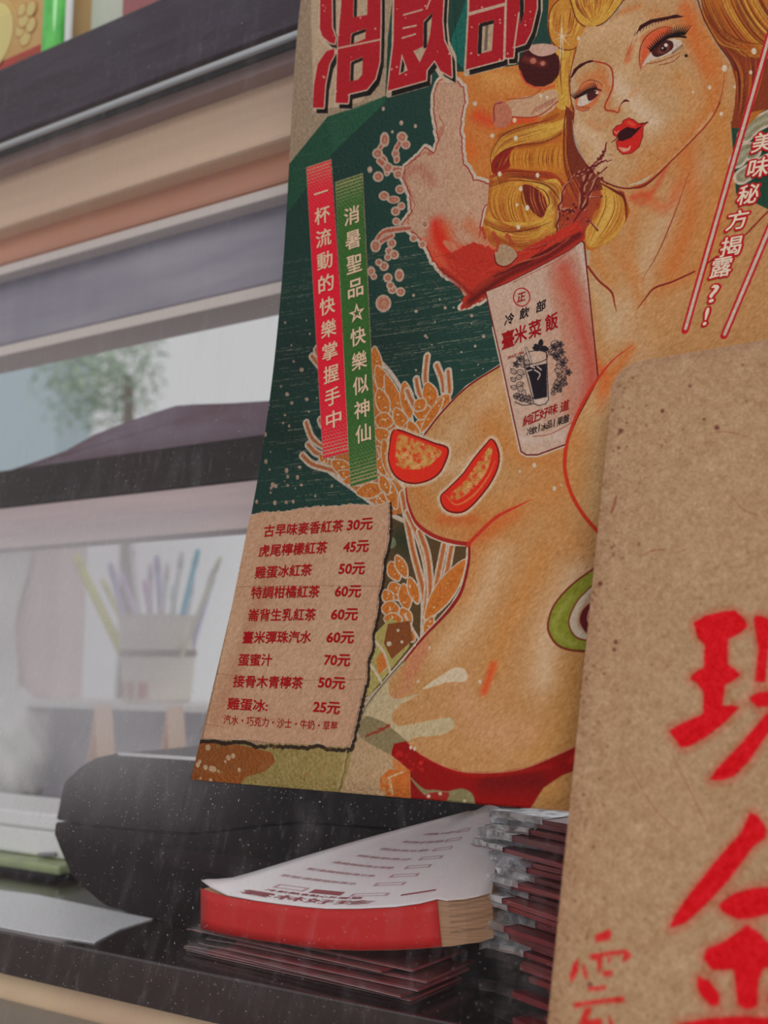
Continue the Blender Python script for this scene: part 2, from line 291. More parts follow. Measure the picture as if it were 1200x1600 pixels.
    c.line([(1076, 270), (1055, 330), (1030, 390), (1004, 436)], 1.8, (120, 36, 26), .9, (.3, .3)); c.line([(918, 416), (935, 438), (955, 456), (960, 475), (963, 486)], 3, (122, 34, 26), 1, (1, .2)); c.line([(1085, 424), (1050, 440), (1022, 450), (1008, 466), (995, 483)], 3.2, (118, 30, 24), 1, (.8, .3))
    c.line([(1100, 415), (1120, 400)], 2.4, (118, 30, 24)); c.line([(1165, 366), (1185, 345), (1205, 325)], 2.6, (130, 36, 26))
    # brief and belt
    br = [(612, 1165), (618, 1160), (636, 1158), (650, 1172), (665, 1182), (695, 1197), (730, 1206), (779, 1206), (821, 1199), (863, 1182), (905, 1162), (960, 1130), (960, 1180), (877, 1212), (849, 1231), (828, 1264), (740, 1262), (642, 1252), (641, 1204), (612, 1180)]
    c.fill(br, (134, 14, 12)); c.clip = c.full(br); c.glow([(760, 1222), (840, 1220)], 40, (100, 14, 14), .8); c.glow([(660, 1182), (740, 1212), (860, 1197)], 8, (160, 24, 16), .6); c.glow([(645, 1215), (660, 1250)], 24, (120, 20, 18), .8); c.glow([(890, 1190), (905, 1170)], 10, (190, 40, 24), .6)
    for i in range(22): x, y = R.uniform(620, 660), R.uniform(1175, 1205); c.dot(x, y, R.uniform(1, 4), (196, 44, 34), .35)
    c.clip = None; c.line(br[2:12], 1.6, (214, 160, 110), .8)
    c.fill([(558, 1140), (565, 1124), (574, 1118), (600, 1128), (622, 1146), (636, 1158), (616, 1162), (610, 1180), (588, 1168), (562, 1152)], (140, 122, 86)); 
    for i in range(26): t = R.random(); c.line([(572 + 34 * t + R.uniform(-4, 4), 1150 - 16 * t + R.uniform(-4, 4)), (576 + 34 * t, 1148 - 16 * t)], R.uniform(1, 3), (138, 46, 32), .7)
    c.fill([(553, 1150), (562, 1152), (588, 1168), (611, 1181), (640, 1204), (642, 1262), (520, 1262), (535, 1180)], (192, 156, 116)); c.fill([(594, 1215), (608, 1202), (640, 1204), (641, 1260), (600, 1256), (603, 1240), (594, 1232)], (196, 104, 44), smooth=False)
    c.fill([(612, 1184), (640, 1203), (632, 1210), (616, 1200)], (206, 120, 62)); 
    for q in [[(608, 1215), (614, 1240)], [(606, 1215), (628, 1206)]]: c.line(q, 2.5, (214, 178, 136))
    for i in range(40): c.dot(R.uniform(596, 612), R.uniform(1210, 1258), R.uniform(.8, 2), (206, 160, 110), .7)
    c.fill([(640, 1213), (662, 1232), (680, 1234), (700, 1236), (722, 1232), (738, 1240), (742, 1256), (735, 1262), (690, 1258), (672, 1248), (655, 1234)], (134, 122, 84), smooth=True); c.fill([(668, 1240), (700, 1238), (695, 1252), (668, 1250)], (140, 34, 28), smooth=True)
    for x, y in [(670, 1244), (688, 1240), (726, 1252)]: c.dot(x, y, 3, (200, 180, 150))
    for x, y, r in [(642, 1168, 2.5), (648, 1170, 2.5), (750, 1065, 2.5), (653, 1065, 2), (671, 1012, 2), (648, 1008, 2), (835, 727, 3), (812, 737, 2), (866, 763, 3), (877, 758, 1.6)]: c.dot(x, y, r, (216, 194, 166), asp=1.3)
    # avocado
    a1 = Z(560, 780, 3, [(1150, 300), (1110, 320), (1000, 400), (920, 490), (890, 570), (893, 625), (930, 680), (990, 705), (1080, 713), (1250, 700), (1250, 300)]); c.fill(a1, (138, 138, 42), smooth=True); c.line(a1[:9], 3, (112, 40, 26))
    c.glow(Z(560, 780, 3, [(1000, 460), (920, 560), (930, 630), (1010, 680)]), 14, (160, 160, 70), .7)
    a2 = Z(560, 780, 3, [(1130, 370), (1100, 400), (1030, 470), (990, 550), (990, 600), (1020, 645), (1080, 660), (1200, 650)]); c.fill(a2, (206, 186, 160), smooth=True); c.line(a2, 2, (112, 40, 26)); a3 = Z(560, 780, 3, [(1100, 440), (1060, 500), (1035, 570), (1060, 610), (1100, 640)]); c.glow(a3, 10, (150, 90, 60), .6)
    c.fill(Z(560, 780, 3, [(1120, 480), (1060, 510), (1038, 560), (1050, 600), (1080, 630), (1150, 620)]), (88, 20, 22), smooth=True); c.line(Z(560, 780, 3, [(1082, 520), (1074, 560), (1085, 590)]), 2, (200, 140, 120))
    # tomato slices
    def tomato(out, inn, seeds):
        c.line(out, 12, (224, 198, 168), .8, closed=True, soft=5); c.fill(out, (200, 40, 24), smooth=True); c.clip = c.full(inn, True); c.fill(inn, (200, 130, 64), smooth=True)
        for i in range(120):
            k = R.randrange(len(inn)); j = R.randrange(len(inn)); t = R.random(); x = inn[k][0] * t + inn[j][0] * (1 - t); y = inn[k][1] * t + inn[j][1] * (1 - t); c.dot(x, y, R.uniform(1.5, 4), R.choice([(196, 52, 28), (212, 164, 92), (190, 44, 26), (206, 130, 62)]), .8, soft=.6)
        for x, y in seeds: c.dot(x, y, 2.4, (226, 176, 118), asp=1.4); c.dot(x, y, 1.2, (206, 90, 50), asp=1.3)
        c.clip = None; c.line(out, 2.4, (104, 24, 20), closed=True)
    tomato(Z(600, 500, 3, [(48, 515), (25, 600), (22, 660), (45, 720), (90, 755), (150, 765), (220, 745), (270, 700), (300, 605), (230, 575), (150, 545)]), Z(600, 500, 3, [(70, 540), (55, 620), (60, 680), (110, 700), (190, 695), (245, 655), (270, 615), (200, 580), (130, 555)]), Z(600, 500, 3, [(110, 625), (125, 650), (150, 680), (165, 685), (180, 670), (225, 635), (235, 650), (90, 640)]))
    tomato(Z(600, 500, 3, [(505, 558), (470, 590), (420, 650), (370, 720), (300, 790), (266, 826), (275, 870), (310, 898), (370, 898), (430, 850), (500, 760), (535, 680), (535, 610)]), Z(600, 500, 3, [(500, 590), (450, 650), (390, 740), (310, 820), (340, 845), (410, 800), (470, 730), (500, 660), (508, 610)]), Z(600, 500, 3, [(395, 790), (405, 775), (435, 765), (450, 725), (460, 735), (478, 650), (380, 800)]))
    c.line(Z(600, 500, 3, [(290, 822), (340, 865), (420, 820), (490, 730), (520, 660)]), 4, (214, 130, 70), .8, (.2, .2), soft=2)
    # ---------------- hair
    HB = [(880, -40), (872, 40), (880, 60), (905, 45), (925, 180), (900, 245), (935, 282), (975, 300), (985, 330), (978, 345), (960, 372), (945, 382), (925, 392), (880, 382), (840, 388), (800, 392), (770, 385), (752, 360), (762, 320), (764, 290), (765, 240), (775, 210), (800, 195), (845, 190), (868, 160), (866, 110), (862, 70), (855, 40), (860, -40)]
    c.fill(HB, (184, 104, 38)); hm = c.full(HB)
    def strands(A, B, n, cols, wd=1.3, a=.7, jit=1.0):
        A = catmull(A, 8); B = catmull(B, 8); m = 24
        ia = lambda Q: np.stack([np.interp(np.linspace(0, len(Q) - 1, m), np.arange(len(Q)), Q[:, k]) for k in (0, 1)], 1)
        A, B = ia(A), ia(B)
        n = int(n * 1.5)
        for i in range(n):
            t = (i + R.uniform(.2, .8)) / n; q = A * (1 - t) + B * t + rng.normal(0, jit * .25, 2); s0 = int(R.uniform(0, 8)); s1 = int(R.uniform(15, m))
            c.line(q[s0:s1:2], wd * R.uniform(.6, 1.7), R.choice(cols + [BR, OC]), a, (.2, .2), n=3)
    YE = (212, 158, 60); BR = (112, 46, 22); OC = (178, 92, 32); DK = (84, 28, 18)
    c.clip = hm
    c.fill([(882, 190), (915, 180), (915, 250), (938, 290), (900, 305), (880, 260)], (120, 46, 26))
    # big wave from the temple
    c.fill([(895, 110), (890, 170), (860, 200), (800, 212), (775, 228), (766, 258), (772, 280), (790, 236), (820, 228), (870, 226), (892, 230), (905, 245), (915, 200), (900, 130)], (190, 104, 38), smooth=True)
    c.fill([(870, 190), (820, 198), (785, 212), (768, 240), (768, 276), (782, 290), (774, 262), (784, 238), (810, 228), (850, 222), (880, 205), (892, 180)], (218, 164, 66), smooth=True)
    strands([(868, 186), (820, 196), (784, 212), (768, 240), (768, 275)], [(885, 205), (850, 222), (810, 230), (784, 238), (776, 270)], 12, [YE, BR, OC], 1.2, .8)
    c.fill([(768, 255), (782, 238), (805, 232), (795, 262), (772, 272)], (134, 34, 24), smooth=True); strands([(785, 240), (775, 255), (772, 268)], [(804, 234), (796, 250), (785, 266)], 8, [DK, (190, 80, 36)], 1.4, .9)
    c.fill([(800, 235), (835, 228), (875, 224), (890, 232), (893, 262), (870, 270), (830, 265), (800, 262)], (200, 120, 40), smooth=True)
    for i in range(38): x = 800 + i * 2.5; c.line([(x, 233 - i * .2), (x - 4 + R.uniform(-1, 1), 247), (x - 2, 264)], 1.4, R.choice([YE, YE, BR, OC]), .8, (.2, .2))
    c.line([(768, 276), (790, 268), (830, 272), (862, 276), (885, 300), (890, 320)], 12, (150, 50, 26), .9, (.5, .6), soft=3); strands([(772, 272), (800, 266), (850, 270), (880, 285)], [(772, 284), (800, 278), (845, 284), (870, 300)], 8, [DK, (206, 100, 40)], 1.2, .8)
    # lower curl with its dark eye
    c.fill([(763, 300), (772, 286), (810, 282), (850, 288), (872, 308), (876, 335), (860, 352), (820, 360), (775, 358), (754, 350)], (206, 136, 50), smooth=True)
    for i in range(26):
        t = i / 25; q = [(770 + 60 * t, 292 - 4 * t), (764 + 58 * t, 312 + 4 * t), (772 + 56 * t, 340 + 6 * t), (800 + 40 * t, 362)]; c.line(q, 1.5, R.choice([YE, OC, BR, (176, 84, 34)]), .8, (.2, .2))
    c.fill(Z(550, 180, 3, [(800, 330), (850, 335), (900, 380), (915, 430), (890, 480), (845, 450), (815, 400)]), (112, 36, 26), smooth=True)
    for i in range(9): x = 815 + i * 4.6; c.line([(x, 290 + abs(i - 4)), (x + 1, 312), (x + 10, 336)], 2, R.choice([DK, (196, 110, 50), DK]), .9, (.2, .2))
    c.fill(Z(550, 180, 3, [(800, 300), (880, 310), (960, 300), (985, 360), (960, 440), (900, 490), (915, 430), (905, 380), (870, 335)]), (220, 168, 72), smooth=True); strands(Z(550, 180, 3, [(840, 305), (920, 330), (950, 400), (900, 490)]), Z(550, 180, 3, [(900, 300), (975, 330), (985, 400), (930, 500)]), 9, [YE, OC, (236, 196, 110)], 1.3, .8)
    c.fill(Z(550, 180, 3, [(640, 480), (720, 500), (850, 500), (930, 480), (960, 540), (900, 610), (800, 640), (720, 590), (650, 540)]), (214, 158, 64), smooth=True); strands(Z(550, 180, 3, [(640, 440), (700, 500), (800, 530), (900, 500)]), Z(550, 180, 3, [(700, 590), (780, 630), (860, 610), (950, 560)]), 22, [YE, OC, (176, 100, 40), (232, 190, 100)], 1.3, .8)
    for q in [([(756, 330), (764, 290), (790, 280)], 12), ([(860, 300), (872, 330), (868, 352)], 8), ([(770, 372), (820, 384), (870, 366)], 12), ([(780, 212), (830, 196), (870, 180)], 6), ([(880, 205), (850, 222), (810, 230)], 7), ([(756, 345), (790, 358), (840, 356)], 8)]: c.glow(q[0], q[1] * 1.6, (140, 60, 24), .75)
    for q in [[(768, 270), (768, 240), (786, 211), (822, 196), (866, 186)], [(782, 290), (774, 262), (786, 237), (812, 227), (852, 221), (884, 206)], [(764, 292), (800, 282), (850, 288), (874, 312), (874, 338)], [(846, 332), (858, 318), (852, 300), (838, 292)], [(758, 350), (790, 362), (830, 358), (862, 346)]]: c.line(q, 2, (84, 28, 18), .9, (.3, .3))
    # between wave and jaw: dark tresses and the right curl
    c.fill([(893, 225), (905, 245), (935, 282), (975, 300), (960, 320), (930, 330), (915, 372), (880, 380), (872, 340), (880, 300), (890, 270)], (150, 60, 34), smooth=True)
    strands([(900, 130), (893, 200), (900, 250), (930, 290)], [(885, 140), (878, 220), (882, 280), (910, 350)], 16, [DK, OC, (196, 110, 46), DK], 1.8, .85)
    c.fill(Z(800, 230, 3, [(410, 150), (470, 180), (520, 230), (535, 320), (500, 400), (440, 450), (370, 470), (345, 440), (350, 380), (400, 320), (420, 240)]), (210, 152, 62), smooth=True)
    for i in range(20): t = i / 19; c.line([(937 + 34 * t, 290 + 10 * t), (938 + 38 * t, 320 + 8 * t), (925 + 38 * t, 350 + 8 * t), (914 + 20 * t, 384)], 1.4, R.choice([YE, OC, BR, (230, 190, 100)]), .85, (.2, .2))
    c.line([(934, 284), (960, 298), (975, 310), (978, 345)], 5, (88, 24, 18), .9, (.3, .2)); c.line([(974, 300), (980, 330), (972, 362), (957, 396)], 2.4, DR, .9, (.4, .1))
    c.clip = None
    # side lock and curls on top
    c.fill([(906, 42), (900, 60), (893, 100), (889, 130), (893, 160), (880, 172), (868, 160), (868, 112), (864, 90), (868, 72), (880, 76), (890, 60)], (214, 160, 66), smooth=True)
    strands([(868, 76), (866, 110), (872, 160)], [(900, 60), (890, 110), (890, 165)], 9, [YE, BR, OC], 1.4, .8)
    def curl(pts, col, n, A, B):
        c.fill(pts, col, smooth=True); strands(A, B, n, [YE, OC, BR, (236, 190, 96)], 1.5, .85); c.line(pts, 2, (92, 34, 20), .9, closed=True)
    curl([(857, 30), (862, 12), (880, -5), (900, 0), (912, 18), (915, 45), (908, 66), (890, 78), (868, 72), (858, 54)], (206, 138, 54), 14, [(864, 10), (858, 35), (866, 68)], [(908, 10), (905, 40), (888, 76)])
    curl([(890, -40), (960, -50), (975, -10), (965, 12), (945, 34), (925, 42), (908, 38), (896, 18)], (216, 160, 64), 16, [(895, -30), (900, 10), (925, 38)], [(960, -30), (962, 0), (935, 38)])
    curl([(965, -40), (1070, -60), (1080, -10), (1040, 6), (1000, 14), (980, 6)], (186, 110, 44), 12, [(970, -30), (990, 0), (1030, 8)], [(1040, -40), (1050, -10), (1070, -4)])
    # hair on the right of the face
    HR = [(1075, -220), (1420, -220), (1420, 160), (1260, 175), (1225, 160), (1190, 175), (1165, 200), (1142, 200), (1148, 165), (1150, 130), (1140, 95), (1118, 65), (1098, 30)]
    c.fill([(1142, 190), (1260, 130), (1430, 150), (1430, 364), (1210, 332), (1150, 302)], (30, 62, 46))
    for q in [[(1165, 210), (1180, 195), (1205, 182)], [(1152, 250), (1165, 235), (1175, 238)], [(1160, 275), (1180, 262), (1205, 250)]]: c.line(q, 26, WHT); c.line(q, 18, (150, 142, 112)); c.line(q, 6, (182, 172, 142), .7)
    c.fill(HR, (180, 104, 38)); c.clip = c.full(HR)
    strands([(1085, -30), (1105, 30), (1150, 90), (1230, 130)], [(1180, -40), (1190, 0), (1220, 40), (1260, 60)], 44, [YE, YE, OC, (226, 180, 84), BR], 1.8, .85)
    c.fill([(1120, 66), (1150, 84), (1200, 92), (1430, 110), (1430, 165), (1190, 172), (1165, 200), (1140, 200), (1150, 140), (1140, 95)], (126, 52, 28), smooth=True); strands([(1125, 74), (1150, 110), (1152, 160), (1146, 196)], [(1200, 92), (1190, 130), (1180, 160), (1162, 196)], 22, [DK, (176, 92, 40), (150, 70, 34), DK], 1.8, .85)
    strands([(1100, 30), (1130, 70), (1200, 84)], [(1120, 30), (1150, 60), (1220, 72)], 10, [BR, YE], 1.6, .8)
    c.clip = None; c.line([(1090, 0), (1100, 30), (1120, 66), (1136, 88), (1150, 110)], 2, (90, 30, 20), .9)
    # ---------------- face
    FC = Z(800, 0, 3, [(345, 120), (300, 230), (275, 330), (270, 400), (278, 480), (290, 520), (285, 600), (300, 670), (330, 740), (370, 800), (430, 850), (500, 878), (560, 882), (620, 862), (680, 822), (760, 740), (850, 650), (930, 560), (975, 480), (1010, 400), (1020, 300), (960, 215), (900, 110), (860, 0), (850, -60), (560, -60), (500, 60), (420, 125)])
    c.fill([(884, 165), (910, 190), (942, 296), (915, 302), (888, 260)], (112, 44, 26))
    c.fill(FC, (204, 156, 108)); c.clip = c.full(FC)
    for q, w_, col, a in [([(1080, 30), (1110, 100), (1110, 180), (1060, 230), (1000, 280)], 60, (204, 122, 60), .75), ([(895, 120), (900, 170), (905, 220)], 10, (206, 170, 140), .6), ([(935, 100), (952, 130), (952, 160)], 16, (206, 120, 62), .6), ([(960, 215), (1000, 215)], 30, (208, 150, 100), .5), ([(1020, 20), (1060, 40)], 30, (206, 130, 72), .6), ([(920, 60), (960, 40), (1000, 60), (980, 100)], 60, (218, 174, 128), .8), ([(960, 130), (990, 160), (1020, 190)], 46, (224, 192, 160), .85), ([(905, 200), (930, 220), (940, 250)], 40, (222, 184, 146), .8),
                          ([(1070, 10), (1085, 60), (1110, 110)], 34, (204, 98, 44), .8), ([(1100, 60), (1120, 110), (1110, 170), (1080, 210)], 44, (206, 122, 60), .75), ([(1060, 120), (1080, 160), (1050, 210), (1010, 250)], 40, (210, 142, 82), .7),
                          ([(985, 75), (980, 95)], 14, (206, 100, 50), .8), ([(1005, 60), (1020, 50), (1045, 44)], 16, (208, 108, 56), .8), ([(915, 130), (935, 118), (950, 140)], 22, (206, 116, 62), .85), ([(905, 125), (920, 115), (940, 112)], 14, (210, 130, 74), .7),
                          ([(948, 160), (950, 172), (968, 172)], 12, (206, 120, 66), .7), ([(985, 150), (995, 140)], 14, (212, 140, 84), .5), ([(920, 190), (935, 200), (950, 192)], 16, (208, 130, 78), .5), ([(980, 245), (1000, 240), (1010, 230)], 14, (206, 130, 76), .6), ([(1030, 270), (1080, 220), (1110, 180)], 12, (220, 172, 120), .7), ([(915, 40), (960, 22), (1000, 10)], 16, (206, 116, 58), .6)]: c.glow(q, w_, col, a)
    c.clip = None
    c.line(FC[1:19], 2.6, LINE, .9, (.6, .6)); c.line(Z(800, 0, 3, [(560, 882), (640, 850), (760, 740), (850, 650), (930, 560), (970, 480), (990, 400), (995, 340)]), 2.4, (150, 50, 30), .9, (1, .2)); c.line(Z(800, 0, 3, [(283, 560), (290, 630), (310, 700), (350, 770)]), 3.5, (196, 190, 172), .8, (.2, .2)); c.line(Z(800, 0, 3, [(548, 868), (610, 850), (660, 815)]), 5, (206, 198, 180), .8, (.3, .2)); c.line(Z(800, 0, 3, [(545, 882), (600, 878), (650, 850), (700, 800)]), 3, (110, 26, 22), 1, (.3, .3))
    F2 = lambda pts: Z(800, 0, 3, pts)
    # left eye (far)
    c.fill(F2([(300, 440), (330, 400), (380, 385), (415, 400), (418, 440), (380, 500), (330, 520), (300, 500), (296, 460)]), (206, 96, 52), .8, smooth=True, soft=2)
    c.fill(F2([(308, 490), (320, 455), (370, 425), (405, 430), (400, 450), (360, 485), (320, 500)]), (218, 196, 178), smooth=True)
    c.fill(F2([(352, 440), (375, 425), (400, 430), (402, 448), (375, 470), (358, 470)]), (70, 28, 26), smooth=True); c.dot(*F2([(398, 436)])[0], 2, (224, 206, 190)); c.line(F2([(296, 462), (320, 445), (350, 425), (385, 415), (418, 425)]), 3.4, (34, 18, 18), 1, (.7, .5))
    for i in range(15):
        t = i / 14; a = F2([(296 + 100 * t, 462 - 46 * t)])[0]; c.line([a, a + np.array([-8 + 4 * t, -7 - 5 * t])], 2.4, (32, 16, 16), 1, (1, .1), False)
    for i in range(8):
        t = i / 7; a = F2([(300 + 60 * t, 495 + 8 * t)])[0]; c.line([a, a + np.array([-1, 5])], 1.1, (50, 20, 20), .9, (1, .1), False)
    c.line(F2([(302, 440), (330, 392), (370, 375), (410, 388), (424, 410)]), 1.5, (110, 34, 26), .9, (.3, .4)); c.line(F2([(300, 508), (330, 520), (360, 515)]), 1.2, (130, 50, 38), .8)
    c.fill(F2([(273, 370), (290, 325), (320, 300), (360, 284), (380, 282), (384, 290), (350, 298), (310, 325), (285, 360)]), (60, 22, 20)); c.line(F2([(380, 286), (440, 300), (468, 330), (472, 400), (455, 450), (436, 490), (440, 515), (470, 520), (495, 528)]), 2.8, (150, 44, 30), .95, (.8, .8)); c.line(F2([(500, 525), (505, 500), (520, 478), (548, 474)]), 1.8, (140, 44, 30), .95); c.line(F2([(512, 484), (530, 470), (546, 474)]), 3, (70, 20, 20), 1, (.4, .4))
    # right eye (near)
    c.fill(F2([(600, 300), (605, 220), (650, 155), (720, 130), (750, 145), (720, 190), (660, 230), (630, 280), (610, 320)]), (202, 74, 40), .85, smooth=True, soft=3)
    c.fill(F2([(612, 310), (640, 260), (690, 215), (740, 185), (790, 190), (795, 215), (760, 245), (700, 270), (650, 285)]), (214, 190, 170), smooth=True)
    c.fill(F2([(655, 250), (670, 215), (710, 190), (750, 195), (755, 225), (725, 250), (680, 268)]), (66, 26, 24), smooth=True); c.fill(F2([(680, 245), (700, 215), (735, 210), (740, 230), (710, 252)]), (104, 48, 38), smooth=True); c.dot(*F2([(710, 228)])[0], 5, (40, 18, 18)); c.dot(*F2([(722, 212)])[0], 3, (230, 214, 200)); c.dot(*F2([(706, 226)])[0], 1.6, (216, 196, 180))
    c.line(F2([(650, 240), (680, 205), (730, 175), (780, 170), (815, 175)]), 5, (30, 16, 16), 1, (.7, .5))
    for i in range(22):
        t = i / 21; a = F2([(652 + 155 * t, 236 - 75 * math.sin(t * 1.75))])[0]; L = 9 + 10 * t; an = -2.5 + 1.6 * t; c.line([a, a + np.array([math.cos(an) * L, math.sin(an) * L])], 3.0, (30, 15, 15), 1, (1, .1), False)
    for i in range(9):
        t = i / 8; a = F2([(750 + 45 * t, 245 - 35 * t)])[0]; c.line([a, a + np.array([3, 3.5])], 1.2, (50, 20, 18), .9, (1, .1), False)
    c.line(F2([(603, 325), (596, 270), (606, 210), (640, 160), (700, 128), (750, 130)]), 1.8, (104, 30, 24), .95, (.4, .4)); c.line(F2([(630, 300), (690, 288), (740, 270), (790, 245)]), 1.2, (130, 50, 36), .9); c.line(F2([(690, 305), (750, 290), (785, 262)]), 1.2, (120, 44, 32), .9)
    c.fill(F2([(575, 175), (600, 120), (650, 92), (730, 78), (770, 68), (808, 80), (740, 90), (660, 108), (620, 128), (590, 150)]), (56, 20, 20)); 
    for i in range(12): a = F2([(572 + 14 * i, 165 - 8.5 * i + .2 * i * i)])[0]; c.line([a, a + np.array([3, -9])], 1.2, (60, 22, 20), .9, (1, .1), False)
    c.line(F2([(572, 170), (545, 240), (522, 300)]), 1.3, (150, 56, 38), .9, (.3, .3)); c.line(F2([(590, 165), (560, 230), (535, 300)]), 1.2, (190, 90, 60), .8, (.3, .3)); c.dot(*F2([(817, 262)])[0], 2.6, (34, 16, 16))
    # mouth
    LIP = F2([(472, 610), (490, 590), (515, 582), (520, 566), (545, 553), (570, 562), (592, 580), (635, 574), (615, 592), (612, 640), (595, 690), (560, 718), (520, 724), (494, 700), (488, 665), (500, 645), (475, 632)])
    c.fill(LIP, (190, 34, 28), smooth=False); c.fill(F2([(494, 640), (500, 620), (540, 595), (580, 605), (612, 588), (590, 615), (560, 645), (520, 662), (500, 660)]), (52, 14, 18), smooth=False)
    c.fill(F2([(500, 690), (540, 695), (556, 682), (550, 705), (520, 712)]), (232, 168, 140), .9, smooth=True); c.glow(F2([(545, 572), (570, 585)]), 8, (214, 80, 56), .8); c.line(F2([(480, 615), (490, 625), (500, 615)]), 2, (226, 150, 120), .8); c.line(LIP, 1.5, (110, 20, 20), .8, closed=True, smooth=False); c.line(F2([(494, 642), (484, 655), (464, 668)]), 1.6, (60, 16, 18), 1, (1, .3)); c.line(F2([(600, 583), (635, 573)]), 1.8, (90, 18, 18))
    # cherry, ribbon of lash marks beside the face, sparkle
    c.dot(843, 103, 33, (62, 20, 20)); c.glow([(820, 92), (850, 100)], 16, (112, 44, 36), .8); c.dot(833, 95, 5, (186, 110, 90), .9, soft=1); c.dot(848, 99, 4, (186, 110, 90), .9, soft=1); c.line([(812, 110), (822, 130), (845, 138), (866, 134)], 3, (200, 70, 50), .8)
    c.fill([(826, 72), (850, 68), (872, 74), (864, 84), (845, 88), (830, 82)], (206, 162, 142), smooth=True)
    c.fill([(780, 168), (800, 156), (835, 148), (868, 140), (870, 165), (845, 182), (805, 182), (780, 180)], (206, 160, 124), smooth=True); c.line([(776, 172), (800, 182), (840, 181), (872, 158)], 2, (150, 50, 34)); c.line([(790, 155), (825, 152), (845, 140)], 1.4, (150, 60, 40))
    for i in range(9): c.line([(830 + i * 4, 178 - i * 2), (836 + i * 4, 168 - i * 2)], 1.1, (120, 36, 28), .9)
    c.fill([(770, 172), (776, 158), (790, 160), (800, 176), (795, 195), (778, 200), (770, 190)], (186, 110, 84), smooth=True); c.line([(772, 190), (772, 165), (784, 160)], 2, (130, 40, 32))
    for dx, dy in [(0, 30), (14, 14), (19, 4), (14, -17), (2, -36), (-14, 9), (-16, -7)]: c.line([(878, 57), (878 + dx, 57 - dy)], 1.8, (222, 204, 176), .95, (1, .1), False)
    c.line([(878, 30), (876, 60), (874, 112)], 2.2, (222, 204, 176), .95, (.1, .1))
    for x, y, r in [(1132, 107, 4), (1109, 137, 2.6), (1127, 178, 2.6), (1178, 80, 4), (1083, 144, 1.6), (1173, 113, 2.6), (1148, 136, 2), (840, 274, 3), (814, 295, 3), (824, 325, 3.5), (808, 320, 2), (781, 272, 3), (810, 355, 3), (904, 60, 2.5), (845, 150, 2), (855, 152, 2), (804, 188, 3), (806, 216, 3.2)]: c.dot(x, y, r, (224, 206, 180), asp=1.3)
    # thin splash rising from the cup
    for q, w_ in [([(948, 222), (940, 245), (925, 262), (912, 290), (905, 330), (895, 370)], 6), ([(952, 250), (935, 255), (915, 265), (898, 275)], 4), ([(898, 272), (880, 300), (872, 345), (868, 380)], 3), ([(872, 330), (890, 328), (905, 340)], 4), ([(935, 270), (905, 340), (880, 380)], 6), ([(920, 308), (942, 310)], 2), ([(915, 340), (932, 358)], 3), ([(925, 282), (948, 262)], 3)]: c.line(q, w_ + 2.2, (206, 150, 120), .7, (.4, .6), wob=1.2); c.line(q, w_, (92, 24, 24), .95, (.3, .8), wob=1.5)
    for i in range(46): x = R.uniform(868, 955); y = 400 - (x - 868) * 1.6 + R.uniform(-46, 30); c.dot(x, y, R.uniform(.8, 2.6), (92, 26, 26), .9)
    c.fill([(876, 385), (884, 350), (902, 326), (918, 330), (915, 360), (908, 372), (890, 385)], (150, 50, 38), .9); c.line([(880, 380), (900, 340), (915, 320)], 2, (70, 18, 20))
    c.glow([(700, 400), (712, 430), (735, 455)], 26, (180, 46, 30), .9); c.fill(jag([(706, 398), (722, 384), (740, 378), (800, 398), (905, 345), (914, 372), (888, 400), (835, 430), (793, 450), (757, 464), (735, 480), (720, 484), (722, 470), (734, 452), (722, 440), (712, 424)], 1.2, 4, seed=8), (176, 46, 32)); c.fill([(774, 392), (786, 382), (798, 388), (806, 400), (798, 410), (784, 414), (775, 406)], (176, 142, 112), smooth=True)
    c.fill([(757, 458), (735, 480), (720, 482), (745, 445), (775, 425), (800, 415), (850, 392), (880, 372), (904, 362), (912, 366), (850, 400), (790, 432)], (150, 44, 30)); c.line([(772, 432), (820, 410), (870, 384), (905, 364)], 7, (76, 20, 20), .8, (.4, .4), wob=.8); c.line([(800, 412), (850, 398), (890, 372)], 2, (206, 100, 70), .8)
    for i in range(70): x = R.uniform(705, 900); y = 474 - (x - 705) * .5 + R.uniform(-46, 2); c.line([(x, y), (x + R.uniform(8, 24), y - R.uniform(2, 14))], R.uniform(1, 4), R.choice([(70, 16, 16), (120, 26, 22), (200, 84, 50), (150, 34, 26), (208, 60, 34)]), .8, (.2, .2))
    for i in range(30): x, y = R.uniform(672, 740), R.uniform(395, 440); c.line([(x, y), (x + R.uniform(5, 20), y + R.uniform(-4, 12))], R.uniform(1, 3.4), R.choice([(110, 22, 20), (206, 70, 40), (150, 34, 26), (214, 110, 70)]), .7, (.2, .2))
    c.glow([(735, 470), (790, 432), (850, 404), (905, 368)], 18, (84, 18, 18), .8); c.glow([(690, 420), (720, 446), (738, 460)], 12, (120, 26, 22), .7); c.fill([(774, 394), (784, 382), (798, 386), (808, 398), (800, 410), (784, 416), (775, 408)], (182, 146, 114), smooth=True); c.line([(772, 398), (776, 412), (792, 416), (808, 402)], 1.8, (90, 20, 18))
    for q in [[(748, 372), (752, 356), (758, 372)], [(766, 380), (770, 362), (778, 378), (776, 392)], [(790, 376), (792, 366), (800, 380)], [(810, 392), (840, 384), (866, 376)]]: c.line(q, 4, (150, 34, 24), .9, (.4, 1)); c.line(q, 1, (220, 140, 110), .6)
    c.line([(757, 457), (793, 443), (835, 422), (886, 394), (908, 377)], 2.4, (70, 16, 18), .9)
    # ---------------- paper cup
    CU = Z(750, 380, 4.705, [(40, 355), (200, 290), (400, 190), (640, 60), (748, -18), (765, 0), (780, 150), (868, 995), (720, 1270), (630, 1478), (420, 1555), (340, 1555), (300, 1530), (240, 1260), (170, 930), (100, 620)])
